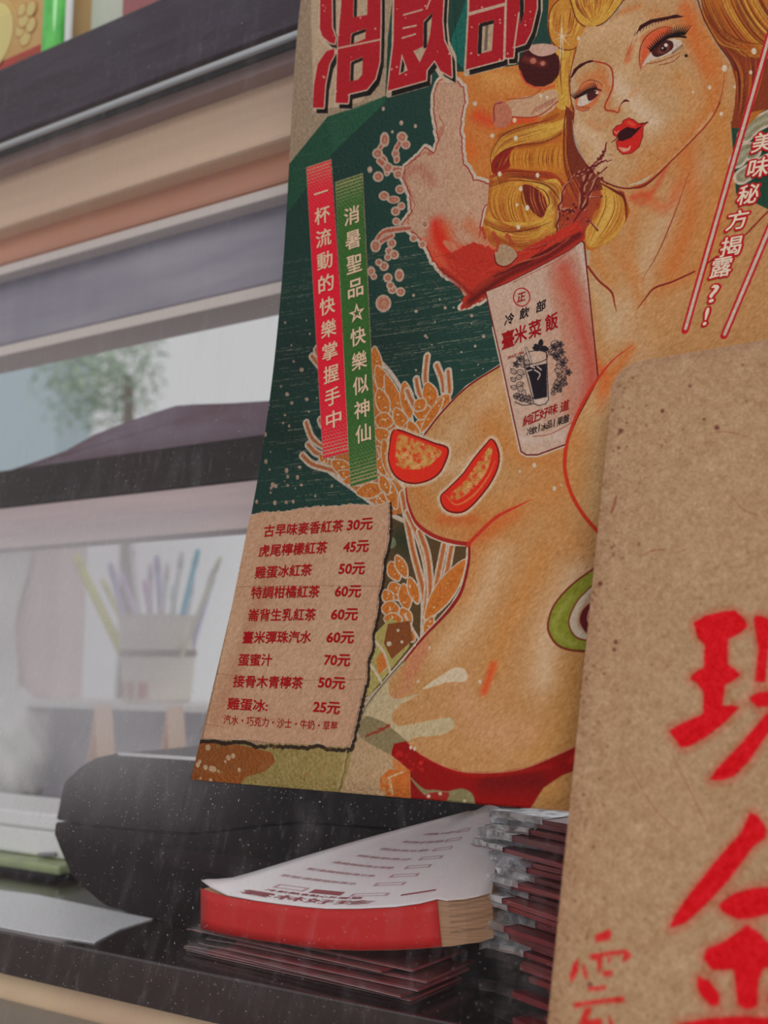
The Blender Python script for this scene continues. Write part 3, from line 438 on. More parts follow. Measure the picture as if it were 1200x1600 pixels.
    c.line(CU[9:16], 7, WHT, smooth=False); c.fill(CU, (206, 170, 148)); cm = c.full(CU); c.clip = cm
    for q, w_, col, a in [([(880, 420), (905, 500), (925, 580), (915, 640)], 60, (176, 62, 44), .8), ([(870, 440), (885, 520), (890, 640)], 40, (196, 120, 90), .6), ([(850, 500), (870, 620), (850, 680)], 30, (200, 146, 118), .5), ([(905, 380), (925, 480), (935, 570)], 8, (214, 190, 172), .8), ([(880, 440), (900, 460)], 30, (186, 84, 64), .6), ([(800, 690), (870, 680)], 30, (212, 186, 168), .7)]: c.glow(q, w_, col, a)
    c.clip = None; c.line(CU, 2.2, (104, 26, 26), .95, closed=True, smooth=False); c.line(Z(750, 380, 4.705, [(240, 290), (420, 200), (560, 130), (700, 30)]), 1.3, (150, 70, 60), .8)
    c.line([(988, 540), (960, 560), (935, 590), (905, 640), (886, 690), (882, 730)], 5, (186, 48, 28), 1, (.1, 1))
    # cup emblem: glass of iced drink in a wreath
    G = lambda pts: Z(750, 380, 4.705, pts); INK = (30, 24, 30)
    c.fill(G([(322, 890), (340, 900), (480, 880), (495, 860), (505, 1150), (480, 1185), (420, 1190), (395, 1175), (350, 960)]), (206, 176, 156)); c.fill(G([(335, 915), (490, 885), (494, 1130), (400, 1150), (362, 980)]), INK)
    c.line(G([(322, 890), (395, 1178), (430, 1192), (480, 1182), (503, 1150), (488, 800)]), 1.2, INK, smooth=False); c.line(G([(320, 885), (330, 815), (400, 790), (480, 800), (488, 850), (400, 885), (322, 893)]), 1.2, INK)
    c.line(G([(338, 770), (375, 880)]), 4, INK, smooth=False); c.line(G([(338, 770), (375, 880)]), 2.4, (216, 190, 170), smooth=False)
    for q in [[(360, 900), (400, 915)], [(400, 930), (440, 960), (425, 1000)], [(345, 940), (380, 930)], [(420, 905), (450, 930)], [(390, 840), (420, 860)], [(430, 830), (450, 850)]]: c.line(G(q), 2, (214, 186, 168))
    c.line(G([(400, 1150), (440, 1165), (495, 1140)]), 1.5, (214, 190, 170))
    def leaf(x, y, a, L, fillc=None):
        p = np.array([[0, 0], [.3, .28], [.7, .25], [1, 0], [.7, -.25], [.3, -.28]]) * L; ca, sa = math.cos(a), math.sin(a); q = p @ np.array([[ca, sa], [-sa, ca]]) + (x, y); q = G(q)
        if fillc: c.fill(q, fillc, smooth=True)
        c.line(q, 1.0, INK, .9, closed=True, n=3); c.line([q[0], q[3]], .8, INK, .8, smooth=False)
    for x, y, a in [(440, 780, -.3), (440, 780, -2.4), (445, 760, -1.5), (440, 780, -2.9), (450, 775, .1)]: leaf(x, y, a, 55, INK)
    for i in range(15):
        t = i / 14; an = 1.9 + 2.3 * t; x = 400 + 140 * math.cos(an); y = 1000 + 165 * math.sin(an); leaf(x, y, an + (.5 if i % 2 else 2.9) + R.uniform(-.3, .3), 50 + R.uniform(-8, 12))
    for i in range(24):
        t = i / 23; an = .9 - 2.2 * t; x = 490 + 112 * math.cos(an); y = 930 + 185 * math.sin(an); leaf(x, y, an + (.4 if i % 2 else -2.6) + R.uniform(-.4, .4), 52 + R.uniform(-10, 14))
    for x, y in [(545, 760), (590, 745), (600, 800), (560, 830), (610, 880), (265, 890), (290, 850), (650, 950)]:
        for k in range(5): leaf(x, y, k * 1.256, 26)
    for i in range(10): leaf(250 + i * 13, 1120 + i * 4, (-.7 if i % 2 else .9), 34)
    for i in range(10): leaf(520 + i * 11, 1100 - i * 10, (-1.3 if i % 2 else .3), 34)
    c.line(G([(255, 1165), (320, 1190), (390, 1180)]), 1.2, INK)
    t = np.linspace(0, 6.283, 24)[:-1]; c.line(G(np.stack([306 + 60 * np.cos(t), 396 + 66 * np.sin(t)], 1)), 1.9, (150, 26, 30), closed=True)
    c.line(G([(385, 1420), (520, 1400), (684, 1312)]), 1.3, (150, 60, 50), .9)
    # ---------------- two slanting bars on the right
    for q in [[(1172, 160), (1070, 516)], [(1230, 290), (1131, 524)]]:
        q = np.array(q, float); q0 = q[0] + (q[0] - q[1]) * .5
        c.line([q0, q[1]], 10.5, (176, 22, 34), smooth=False); c.line([q0, q[1] + (q[0] - q[1]) * .008], 4.6, WHT, smooth=False)
    # ---------------- vertical text strips
    for pts, col, mid in [([(479, 262), (517, 249), (548, 705), (505, 716)], (196, 24, 44), (180, 60, 50)), ([(524, 285), (566, 271), (589, 748), (548, 760)], (52, 92, 40), (120, 120, 72))]:
        c.line(pts, 2.2, (196, 160, 130), closed=True, smooth=False); c.fill(pts, col); a, b, d, e = map(np.array, pts); c.clip = c.full(pts)
        for t0, t1, cnt in [(0, .1, 9), (.88, 1, 10)]:
            for i in range(cnt):
                t = t0 + (t1 - t0) * i / cnt; dens = (1 - i / cnt) if t0 == 0 else (i / cnt)
                l = a + (e - a) * t; r = b + (d - b) * t
                for k in range(14):
                    u = k / 13; m_ = l + (r - l) * u; n_ = l + (r - l) * min(1, u + .075 * dens); c.line([m_ + (0, R.uniform(-.5, .5)), n_], 2.6 * dens + .4, (178, 146, 112), .85, smooth=False)
        for i in range(120):
            for k in range(8):
                tt = i / 120; dens = max(0, 1 - min(tt, 1 - tt) / .33)
                if dens <= 0: continue
                l = a + (e - a) * tt; r = b + (d - b) * tt; m_ = l + (r - l) * ((k + (.5 if i % 2 else 0)) / 8); c.dot(m_[0], m_[1], .8 + .7 * dens, (206, 120, 96) if col[0] > 100 else (130, 140, 84), .5 * dens + .1)
        c.clip = None
    # ---------------- title characters
    T = lambda pts: Z(400, 0, 3, pts)
    TITLE = [([(303, -90), (355, -90), (357, 130), (375, 178), (370, 206), (345, 200), (312, 170), (300, 135)], []), ([(330, 240), (368, 228), (368, 258), (345, 300), (325, 400), (318, 506), (267, 505), (272, 400), (290, 300)], []),
             ([(402, -90), (585, -90), (585, 100), (580, 290), (560, 370), (520, 420), (436, 440), (432, 484), (374, 482), (384, 230), (384, 205), (400, 20)], [[(460, -90), (525, -90), (522, 70), (456, 82)], [(446, 158), (516, 132), (512, 182), (442, 212)], [(443, 290), (502, 266), (498, 350), (478, 374), (440, 382)]]),
             ([(650, -90), (884, -90), (874, 100), (882, 190), (914, 262), (918, 362), (866, 332), (838, 282), (800, 330), (798, 376), (618, 426), (645, 200)], [[(785, 100), (828, 58), (816, 165), (800, 225), (768, 294), (738, 240), (784, 218)], [(684, 252), (712, 330), (670, 352)]]),
             ([(998, 75), (1166, 28), (1160, 280), (984, 326)], [[(1044, 112), (1116, 92), (1106, 238), (1038, 256)]]), ([(1002, -90), (1175, -90), (1168, 12), (1000, 58)], []),
             ([(1180, -90), (1316, -90), (1316, 40), (1290, 150), (1262, 205), (1210, 222), (1206, 270), (1170, 272)], [[(1235, -90), (1262, -90), (1258, 60), (1238, 120)]])]
    for o, h in TITLE: c.line(T(np.array(o) + (7, 12)), 15, (196, 168, 142), closed=True, smooth=False)
    for o, h in TITLE: c.fill(T(o), CREAM); c.fill(T(np.array(o) + (17, 24)), (30, 24, 22), holes=[T(np.array(q) + (17, 24)) for q in h]); c.line(T(np.array(o) + (17, 24)), 1.0, (30, 24, 22), closed=True, smooth=False)
    for o, h in TITLE:
        for q in [o] + h: c.line(T(q), 4.6, (200, 168, 146), closed=True, smooth=False)
        for q in h:
            if len(q) > 3: c.fill(T(q), CREAM); c.clip = c.full(T(q)); c.line(T(np.array(q + [q[0]]) + (14, 14)), 0.1, CREAM); c.line([T([q[-1]])[0] + (3, 0), T([q[0]])[0] + (3, 2), T([q[1]])[0] + (0, 3)], 7, (30, 24, 22), smooth=False); c.clip = None
        c.fill(T(o), (156, 24, 32), holes=[T(q) for q in h])
        c.clip = c.full(T(o), holes=[T(q) for q in h])
        for i in range(46):
            x = R.uniform(min(p[0] for p in o), max(p[0] for p in o)); y = R.uniform(0, 500); q = T([(x, y), (x + R.uniform(15, 70), y - R.uniform(2, 14))]); c.line(q, R.uniform(.5, 1.1), (196, 92, 84), R.uniform(.25, .7), (.2, .2), False)
        for i in range(14): q = T([(R.uniform(min(p[0] for p in o), max(p[0] for p in o)), R.uniform(0, 480))])[0]; c.dot(q[0], q[1], R.uniform(.6, 1.8), (214, 150, 136))
        c.clip = None
    for q in [[(692, 70), (778, 46)], [(690, 132), (750, 120)], [(686, 178), (746, 160)], [(1000, 66), (1168, 20)], [(384, 226), (580, 186)], [(1168, 30), (1162, 280)], [(800, 40), (850, -90)], [(1232, 60), (1210, 222)]]: c.line(T(q), 3.4, (200, 164, 140), smooth=False)
    c.fill(T([(1076, 120), (1090, 116), (1084, 235), (1070, 240)]), (30, 24, 22), .5)
    # ---------------- torn menu sheet
    right = [(608, 783), (609, 815), (606, 855), (600, 872), (598, 902), (592, 930), (590, 958), (583, 985), (582, 1010), (575, 1031), (573, 1062), (565, 1090), (563, 1105), (556, 1135), (552, 1153), (548, 1165), (541, 1168)]
    bot = Z(280, 1000, 3.53, [(925, 590), (830, 590), (760, 570), (700, 580), (600, 575), (520, 570), (420, 575), (380, 555), (300, 550), (240, 555), (200, 545), (130, 545), (60, 540)])
    top = Z(300, 780, 3.53, [(240, 90), (320, 85), (400, 70), (500, 68), (640, 45), (760, 36), (880, 27), (1000, 32), (1088, 12)])
    rj = jag(np.vstack([right, bot]), .8, closed=False, seed=2); tj = jag(top, .9, closed=False, seed=3); MP = np.vstack([tj, rj])
    c.fill(MP + (1.5, 5), (40, 26, 20)); c.fill(MP, (190, 146, 116)); c.clip = c.full(MP)
    c.glow([(360, 1000), (480, 1040), (540, 900)], 120, (196, 158, 126), .6); c.glow([(420, 900), (340, 1120)], 50, (164, 112, 80), .5); c.glow([(480, 830), (590, 810)], 30, (190, 150, 118), .6)
    for q in [[(368, 917), (450, 915), (595, 916)], [(330, 1052), (450, 1062), (570, 1060)], [(320, 1130), (350, 1135)]]: c.line(q, 1.2, (130, 84, 60), .6, wob=.5)
    c.clip = None; c.line(np.vstack([tj, rj]), 2, (200, 170, 144), .8, smooth=False)
    # strip of print under the menu sheet
    U = [(260, 1158), (318, 1155), (540, 1170), (552, 1160), (548, 1190), (528, 1240), (522, 1262), (280, 1260)]
    c.clip = 1 - c.full(MP)
    c.fill([(260, 1150), (330, 1156), (552, 1166), (545, 1200), (524, 1262), (280, 1262)], (166, 142, 84)); c.fill([(260, 1150), (330, 1157), (395, 1168), (425, 1176), (430, 1190), (415, 1205), (385, 1214), (365, 1235), (280, 1240)], (148, 82, 36), smooth=False); c.line(rj + (1.5, 4), 5, (40, 26, 20), .9, smooth=False)
    for i in range(60):
        x, y = R.uniform(400, 530), R.uniform(1168, 1240); c.line([(x, y), (x + R.uniform(6, 20), y + R.uniform(8, 26))], R.uniform(.8, 2.4), R.choice([(190, 168, 112), (160, 96, 50), (186, 160, 104), (196, 176, 130)]), .7, (.3, .2), False)
    for i in range(50): x, y = R.uniform(310, 540), R.uniform(1160, 1238); c.dot(x, y, R.uniform(1, 4.5), R.choice([(170, 110, 56), (186, 164, 108), (150, 128, 70)]), .35, soft=1)
    for x, y, r in [(325, 1168, 4), (330, 1201, 4), (334, 1202, 4), (312, 1190, 3), (309, 1195, 3.5), (321, 1199, 3.5), (357, 1184, 3.5), (364, 1181, 3.5), (374, 1203, 3), (329, 1219, 2.5), (341, 1205, 2), (352, 1190, 2), (313, 1216, 2)]: c.dot(x, y, r, (214, 176, 140), asp=1.2)
    c.line([(545, 1172), (538, 1205), (528, 1240)], 2.2, (110, 84, 54), .7, wob=.8); c.line([(541, 1172), (534, 1205), (524, 1240)], 2.2, (196, 168, 130), .8)
    c.clip = None
    # fine paper tooth in the print itself
    g = np.clip((c.im[..., 1:2] - 60) / 80, 0, 1); c.im *= 1 - .115 * g
    n = blur(rng.normal(0, 1, (CH, CW)).astype(np.float32), 1); n2 = sum(np.roll(n, (k, -k), (0, 1)) for k in range(-2, 3)) / 2.2; n3 = blur(rng.normal(0, 1, (CH, CW)).astype(np.float32), 4)
    tooth = n2 / n2.std() * .75 + n3 / n3.std() * .12; amp = 1.4 + 4.4 * g[..., 0]
    c.im += (tooth * amp)[..., None] * np.array([1.0, 1.0, 1.05], np.float32)
    return c

# ------------------------------------------------------------------ scene helpers
COL = SC.collection
def principled(name, col, rough=.5, metal=0, spec=.5, noise=None, bump=None, coat=0, ior=None):
    """noise=(scale, second colour, amount, stretch xyz); bump=(scale, strength, stretch xyz)"""
    m = bpy.data.materials.new(name); m.use_nodes = True; nt = m.node_tree; b = nt.nodes['Principled BSDF']
    b.inputs['Base Color'].default_value = col; b.inputs['Roughness'].default_value = rough; b.inputs['Metallic'].default_value = metal
    b.inputs['Specular IOR Level'].default_value = spec; b.inputs['Coat Weight'].default_value = coat
    if ior: b.inputs['IOR'].default_value = ior
    tc = nt.nodes.new('ShaderNodeTexCoord')
    def nz(scale, st, detail=5):
        mp = nt.nodes.new('ShaderNodeMapping'); mp.inputs['Scale'].default_value = st; nt.links.new(tc.outputs['Object'], mp.inputs[0])
        n = nt.nodes.new('ShaderNodeTexNoise'); n.inputs['Scale'].default_value = scale; n.inputs['Detail'].default_value = detail; nt.links.new(mp.outputs[0], n.inputs['Vector']); return n
    if noise:
        n = nz(noise[0], noise[3] if len(noise) > 3 else (1, 1, 1)); r = nt.nodes.new('ShaderNodeMapRange'); r.inputs[1].default_value = .35; r.inputs[2].default_value = .7; r.inputs[4].default_value = noise[2]
        mx = nt.nodes.new('ShaderNodeMix'); mx.data_type = 'RGBA'; mx.inputs[6].default_value = col; mx.inputs[7].default_value = noise[1]
        nt.links.new(n.outputs[0], r.inputs[0]); nt.links.new(r.outputs[0], mx.inputs[0]); nt.links.new(mx.outputs[2], b.inputs['Base Color'])
    if bump:
        n = nz(bump[0], bump[2] if len(bump) > 2 else (1, 1, 1), 3); bp = nt.nodes.new('ShaderNodeBump'); bp.inputs['Strength'].default_value = bump[1]; bp.inputs['Distance'].default_value = .0006
        nt.links.new(n.outputs[0], bp.inputs['Height']); nt.links.new(bp.outputs[0], b.inputs['Normal'])
    return m
def G1(r, g, b): return tuple(s2l((r, g, b))) + (1,)
def obj(name, verts, faces, mat, parent=None, smooth=False, uv=None):
    me = bpy.data.meshes.new(name); me.from_pydata([tuple(map(float, v)) for v in verts], [], [tuple(map(int, f)) for f in faces]); me.update()
    if uv is not None:
        l = me.uv_layers.new(name='print'); 
        for p in me.polygons:
            for li in p.loop_indices: l.data[li].uv = uv[me.loops[li].vertex_index]
    o = bpy.data.objects.new(name, me); COL.objects.link(o); me.materials.append(mat)
    if smooth: me.shade_smooth()
    if parent is not None: o.parent = parent; o.matrix_parent_inverse = parent.matrix_world.inverted()
    return o
def bmobj(name, bm, mat, parent=None, smooth=False):
    me = bpy.data.meshes.new(name); bm.normal_update(); bm.to_mesh(me); bm.free(); o = bpy.data.objects.new(name, me); COL.objects.link(o); me.materials.append(mat)
    if smooth: me.shade_smooth()
    if parent is not None: o.parent = parent; o.matrix_parent_inverse = parent.matrix_world.inverted()
    return o
def empty(name, loc, label=None, cat=None, group=None):
    o = bpy.data.objects.new(name, None); COL.objects.link(o); o.location = V(loc); o.empty_display_size = .02; bpy.context.view_layer.update(); tag(o, label, cat, group); return o
def tag(o, label=None, cat=None, group=None, kind=None):
    for k, v in (('label', label), ('category', cat), ('group', group), ('kind', kind)):
        if v: o[k] = v
    return o
def box_bm(x0, x1, y0, y1, z0, z1, bev=.001, seg=2):
    bm = bmesh.new(); bmesh.ops.create_cube(bm, size=1)
    for v in bm.verts: v.co = Vector(((x0 + x1) / 2 + v.co.x * (x1 - x0), (y0 + y1) / 2 + v.co.y * (y1 - y0), (z0 + z1) / 2 + v.co.z * (z1 - z0)))
    if bev: bmesh.ops.bevel(bm, geom=bm.edges[:], offset=bev, segments=seg, affect='EDGES', profile=.5)
    return bm
def prism_bm(outline, e, bev=0):
    """closed 3D outline extruded by vector e"""
    bm = bmesh.new(); vs = [bm.verts.new(V(p)) for p in outline]; f = bm.faces.new(vs)
    r = bmesh.ops.extrude_face_region(bm, geom=[f]); bmesh.ops.translate(bm, verts=[g for g in r['geom'] if isinstance(g, bmesh.types.BMVert)], vec=V(e))
    bmesh.ops.recalc_face_normals(bm, faces=bm.faces[:])
    if bev: bmesh.ops.bevel(bm, geom=[ed for ed in bm.edges if ed.calc_face_angle(0) > .5], offset=bev, segments=2, affect='EDGES')
    return bm
def tube_bm(pts, r, n=10, r1=None):
    bm = bmesh.new(); rings = []; pts = [V(p) for p in pts]
    for i, p in enumerate(pts):
        d = (pts[min(i + 1, len(pts) - 1)] - pts[max(i - 1, 0)]).normalized(); a = d.orthogonal().normalized(); b = d.cross(a); rr = r if r1 is None else r + (r1 - r) * i / (len(pts) - 1)
        rings.append([bm.verts.new(p + (a * math.cos(t) + b * math.sin(t)) * rr) for t in [2 * math.pi * k / n for k in range(n)]])
    for A, B in zip(rings[:-1], rings[1:]):
        for k in range(n): bm.faces.new((A[k], A[(k + 1) % n], B[(k + 1) % n], B[k]))
    bm.faces.new(rings[0][::-1]); bm.faces.new(rings[-1]); return bm
def lathe_bm(prof_, c, n=28):
    bm = bmesh.new(); R_ = [[bm.verts.new((c[0] + r * math.cos(2 * math.pi * k / n), c[1] + r * math.sin(2 * math.pi * k / n), c[2] + z)) for k in range(n)] for r, z in prof_]
    for A, B in zip(R_[:-1], R_[1:]):
        for k in range(n): bm.faces.new((A[k], A[(k + 1) % n], B[(k + 1) % n], B[k]))
    return bm

# ------------------------------------------------------------------ flat lettering: glyph outlines mapped onto a surface
def glyphs(body, bold=0.0):
    cu = bpy.data.curves.new('glyphs', 'FONT'); cu.body = body; cu.size = 1; cu.resolution_u = 3
    o = bpy.data.objects.new('glyphs', cu); COL.objects.link(o); dg = bpy.context.evaluated_depsgraph_get(); me = o.evaluated_get(dg).to_mesh()
    v = np.array([q.co[:2] for q in me.vertices]); f = [tuple(p.vertices) for p in me.polygons]; o.evaluated_get(dg).to_mesh_clear()
    bpy.data.objects.remove(o); bpy.data.curves.remove(cu)
    if bold > .004:
        K = 8; n = len(v); v0 = np.column_stack([v, np.zeros(n)]); v = np.vstack([v0] + [v0 + np.array([bold * math.cos(2 * math.pi * k / K), bold * math.sin(2 * math.pi * k / K), k + 1]) for k in range(K)]); f = [tuple(i + n * k for i in q) for k in range(K + 1) for q in f]
        return v, f
    return np.column_stack([v, np.zeros(len(v))]), f
def text_px(body, p0, p1, h, lean=0.0, bold=0.0):
    """text spanning photo points p0..p1 (middle line), h px high; returns pixel verts"""
    v, f = glyphs(body, bold); p0 = np.array(p0, float); p1 = np.array(p1, float); x0, x1 = v[:, 0].min(), v[:, 0].max(); y0, y1 = v[:, 1].min(), v[:, 1].max()
    t = (v[:, 0:1] - x0) / (x1 - x0); s = (v[:, 1:2] - (y0 + y1) / 2) / (y1 - y0) * h
    return np.column_stack([p0 + (p1 - p0) * t + s * np.array([[lean, -1.0]]), v[:, 2]]), f
def merge(L):
    Vv, Ff, n = [], [], 0
    for v, f in L: Vv.append(v); Ff += [tuple(i + n for i in q) for q in f]; n += len(v)
    return np.vstack(Vv), Ff
def on_sheet(px, lift):
    q = cast(px[:, :2]); return [(x, float(prof(z)) - lift - 2.5e-5 * k, z) for (x, z), k in zip(q, px[:, 2])]

# ------------------------------------------------------------------ structure around and behind the display sheet
def zpx(x, y, Y): return float(P(x, y, Y)[2])
M_dark = principled('dark_stained_board', RGB(48, 36, 48), .42, noise=(9, RGB(66, 54, 70), .8, (1, 1, 6)), bump=(160, .5))
M_cream = principled('cream_board', RGB(186, 160, 136, .58), .5, noise=(5, RGB(168, 142, 126, .58), .9, (.3, 1, 6)))
M_mauve = principled('mauve_board', RGB(146, 124, 120, .62), .5, noise=(7, RGB(126, 106, 106, .62), .9, (.3, 1, 6)))
M_brown = principled('orange_brown_board', RGB(166, 118, 96, .6), .5, noise=(6, RGB(148, 106, 90, .6), .9, (.3, 1, 5)))
M_grey = principled('grey_rail', RGB(112, 108, 120, .66), .5, noise=(7, RGB(136, 132, 142, .66), .9, (.5, 1, 3)))
M_lip = principled('pale_lip', RGB(176, 166, 162, .65), .45)
M_black = principled('black_rail', RGB(26, 14, 14), .45, noise=(5, RGB(46, 22, 20), .8))
M_beige = principled('beige_rail', RGB(166, 148, 146, .62), .55, noise=(8, RGB(148, 132, 136, .62), .9, (.4, 1, 8)))
XL, XR = -3.6, 0.35
def rail(name, ya, yb, Y, dep, mat, bev=.002):
    zt, zb = zpx(0, ya, Y), zpx(0, yb, Y); o = bmobj(name, box_bm(XL, XR, Y, Y + dep, zb, zt, bev), mat); tag(o, kind='structure'); return o
rail('trim_1', 108, 217, .20, .14, M_dark)
rail('trim_2', 238, 263, .235, .1, M_mauve)
rail('trim_3', 263, 357, .26, .12, M_cream, .006)
rail('trim_4', 361, 414, .29, .10, M_brown, .006)
rail('trim_5', 416, 430, .285, .08, M_lip)
rail('trim_6', 430, 541, .31, .06, M_grey, .004)
rail('trim_7', 541, 557, .30, .07, M_lip)
rail('trim_8', 736, 794, .34, .06, M_black)
rail('trim_9', 795, 858, .33, .05, M_beige)
zt = zpx(0, 229, .19); gk = bmobj('trim_10', tube_bm([(XL, .192, zt), (XR, .192, zt)], .0045, 14), principled('pale_silver_gasket', RGB(176, 178, 182), .3, .3), None, True); tag(gk, kind='structure')
zt = zpx(0, 239, .20); gk = bmobj('trim_11', tube_bm([(XL, .205, zt), (XR, .205, zt)], .004, 12), principled('dark_gasket', RGB(60, 58, 60), .4), None, True); tag(gk, kind='structure')

YC = .22; ZC = float(P(240, 1438, YC)[2]); YF = float(PZ(0, 1455, ZC)[1])
cz = bmobj('counter', box_bm(XL, XR, YF, .95, ZC - .045, ZC, .002), principled('black_laminate', RGB(36, 26, 26), .16, spec=.9, noise=(14, RGB(48, 32, 32), .8), bump=(500, .12), coat=.25), None); tag(cz, 'long glossy black countertop running behind the clear curved panel', 'counter')
cp = bmobj('wall_counter_front', box_bm(XL, XR, YF + .025, YF + .05, .6, ZC - .0452, 0), principled('beige_panel', RGB(196, 158, 130, .46), .6, noise=(6, RGB(160, 130, 114, .46), .8))); tag(cp, kind='structure')
lg = bmobj('trim_12', box_bm(-1.6, .6, -.24, YF + .02, .78, .82, .002), principled('outer_ledge', RGB(150, 140, 130), .5)); tag(lg, kind='structure')
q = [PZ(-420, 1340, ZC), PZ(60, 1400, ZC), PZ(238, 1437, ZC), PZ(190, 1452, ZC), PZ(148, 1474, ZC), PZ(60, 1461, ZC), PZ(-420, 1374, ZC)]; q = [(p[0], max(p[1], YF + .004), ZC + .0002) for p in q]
ps = bmobj('daylight_sheen_patch', prism_bm(q, (0, 0, .0012)), principled('daylight_sheen_white', RGB(214, 216, 220, .75), .35, noise=(200, RGB(196, 198, 204, .75), .8))); tag(ps, 'pale patch standing in for daylight reflected on the countertop left of the black case', 'sheet')  # added white slab stands in for bright daylight reflected in the glossy counter
# lower back of the stall with a pale board and the opening over it
bw = bmobj('wall_back', box_bm(XL, XR, .95, .99, ZC - .3, zpx(0, 1096, .95), .002), principled('lilac_grey_board', RGB(150, 148, 158, .42), .6, noise=(4, RGB(172, 168, 174, .42), .9))); tag(bw, kind='structure')
zs = zpx(0, 1092, .80); sh = bmobj('trim_13', box_bm(XL, XR, .78, .95, zs - .014, zs, .002), principled('pale_shelf_board', RGB(196, 192, 194, .55), .5)); tag(sh, kind='structure')
fl = bmobj('ground', box_bm(-12, 6, 1.2, 14, -.1, 0, 0), principled('pale_pavement', G1(170, 168, 165), .8, noise=(3, G1(150, 148, 145), .8))); tag(fl, kind='structure')

# ------------------------------------------------------------------ far things outside the opening
a, b = P(-500, 740, 7), P(95, 470, 7)
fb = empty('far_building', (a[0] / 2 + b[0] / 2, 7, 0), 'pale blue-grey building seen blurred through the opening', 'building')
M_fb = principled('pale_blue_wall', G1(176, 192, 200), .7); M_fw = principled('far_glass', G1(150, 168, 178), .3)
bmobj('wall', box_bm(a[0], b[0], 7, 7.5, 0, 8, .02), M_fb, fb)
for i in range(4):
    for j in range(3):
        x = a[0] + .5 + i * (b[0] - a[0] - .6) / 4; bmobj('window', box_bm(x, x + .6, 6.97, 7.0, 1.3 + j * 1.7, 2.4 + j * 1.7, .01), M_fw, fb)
tc_ = P(205, 590, 3.6)
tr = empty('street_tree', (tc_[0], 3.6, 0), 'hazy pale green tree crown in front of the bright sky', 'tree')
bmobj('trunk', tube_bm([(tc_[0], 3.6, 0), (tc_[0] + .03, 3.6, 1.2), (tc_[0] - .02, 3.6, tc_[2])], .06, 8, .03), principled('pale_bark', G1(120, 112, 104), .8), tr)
lv, lf = [], []
for i in range(1600):
    q = rng.normal(0, 1, 3); q /= np.linalg.norm(q); p = np.array([tc_[0] - .28, 3.6, tc_[2] + .1]) + q * rng.uniform(.1, 1) ** .5 * np.array([.5, .35, .42]); u = rng.normal(0, 1, 3); u /= np.linalg.norm(u); v = np.cross(u, q); v /= np.linalg.norm(v) + 1e-6; k = len(lv)
    lv += [p, p + u * .02 + v * .012, p + u * .045, p + u * .02 - v * .012]; lf.append((k, k + 1, k + 2, k + 3))
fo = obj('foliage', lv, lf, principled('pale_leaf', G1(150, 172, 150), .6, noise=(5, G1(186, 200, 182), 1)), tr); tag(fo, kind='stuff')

# humped dark cover resting on the rail
hp = [(0, 738), (60, 718), (100, 703), (145, 678), (200, 657), (250, 640), (272, 633), (300, 631), (360, 629), (440, 624)]
top = [P(x, y, .36) for x, y in hp]; zr = zpx(0, 736, .34)
ol = [(XL + 2.2, .36, zr), *[tuple(p) for p in top], (XR - .3, .36, float(top[-1][2])), (XR - .3, .36, zr)]
hc = bmobj('padded_cover', prism_bm(ol, (0, .10, 0), .004), principled('purple_grey_vinyl', RGB(96, 72, 80), .35, noise=(7, RGB(120, 108, 122), .9, (1, 1, 3))), None); tag(hc, 'purple-grey humped cover lying along the black rail', 'cover')

# pink wooden post, hanging cloth, pen cup, bag, tents, box, tray
x0, x1 = float(P(45, 950, .9)[0]), float(P(112, 950, .9)[0])
po = bmobj('trim_14', box_bm(x0, x1, .86, .94, zs, zpx(0, 830, .86), .003), principled('pink_wood_post', RGB(186, 162, 160, .45), .6, noise=(6, RGB(170, 146, 146, .45), .9, (4, 4, .4)))); tag(po, kind='structure')
cv, cf = [], []
cx, ctop, cbot = float(P(15, 950, .84)[0]), zpx(0, 850, .84), zpx(0, 1085, .84)
for j in range(15):
    for i in range(15):
        u, t = i / 14, j / 14; cv.append((cx - .06 + .12 * u * (1 - .25 * math.sin(3 * t)), .835 + .012 * math.sin(u * 14 + 3 * t) + .006 * math.sin(t * 9), ctop + (cbot - ctop) * t))
for j in range(14):
    for i in range(14): k = j * 15 + i; cf.append((k, k + 1, k + 16, k + 15))
cl = obj('hanging_cloth', cv, cf, principled('white_cloth', RGB(210, 210, 210, .6), .8), None, True); cl.modifiers.new('thick', 'SOLIDIFY').thickness = .002; tag(cl, 'white wrinkled cloth hanging left of the pink post', 'cloth')

cc = P(222, 1091, .84); cc = np.array([cc[0] + .03, .85, zs]); ch = zpx(222, 962, .84) - zs
cup = empty('pen_holder', cc, 'beige pen holder with red print packed with pens', 'pen holder')
rr = .5 * abs(P(292, 1000, .84)[0] - P(188, 1000, .84)[0]) * .88
M_cup = principled('beige_card', RGB(186, 168, 158, .45), .6)
bmobj('body', lathe_bm([(0, .001), (rr * .82, .001), (rr * .86, ch * .1), (rr * .95, ch * .7), (rr, ch), (rr * .95, ch), (rr * .9, ch * .7), (rr * .8, .006), (0, .006)], cc), M_cup, cup, True)
bmobj('band', lathe_bm([(rr * .93, ch * .52), (rr * .955, ch * .54), (rr * .965, ch * .58), (rr * .94, ch * .60)], cc), principled('brown_band', RGB(140, 118, 110), .6), cup, True)
M_rp = principled('red_print', RGB(190, 70, 84), .6)
L = []
for i, chx in enumerate('珠茶飲'):
    v, f = glyphs(chx, .0); v = v[:, :2]; v = v - v.min(0); v = v / v.max(0); ang = -2.2 + i * .42
    w3 = []
    for x, y in v:
        t = ang + .34 * x; w3.append((cc[0] + (rr * .87 + .0015) * math.cos(t), cc[1] + (rr * .87 + .0015) * math.sin(t), cc[2] + ch * (.05 + .2 * y)))
    L.append((np.array(w3), f))
v, f = merge(L); obj('red_lettering', v, f, M_rp, cup)
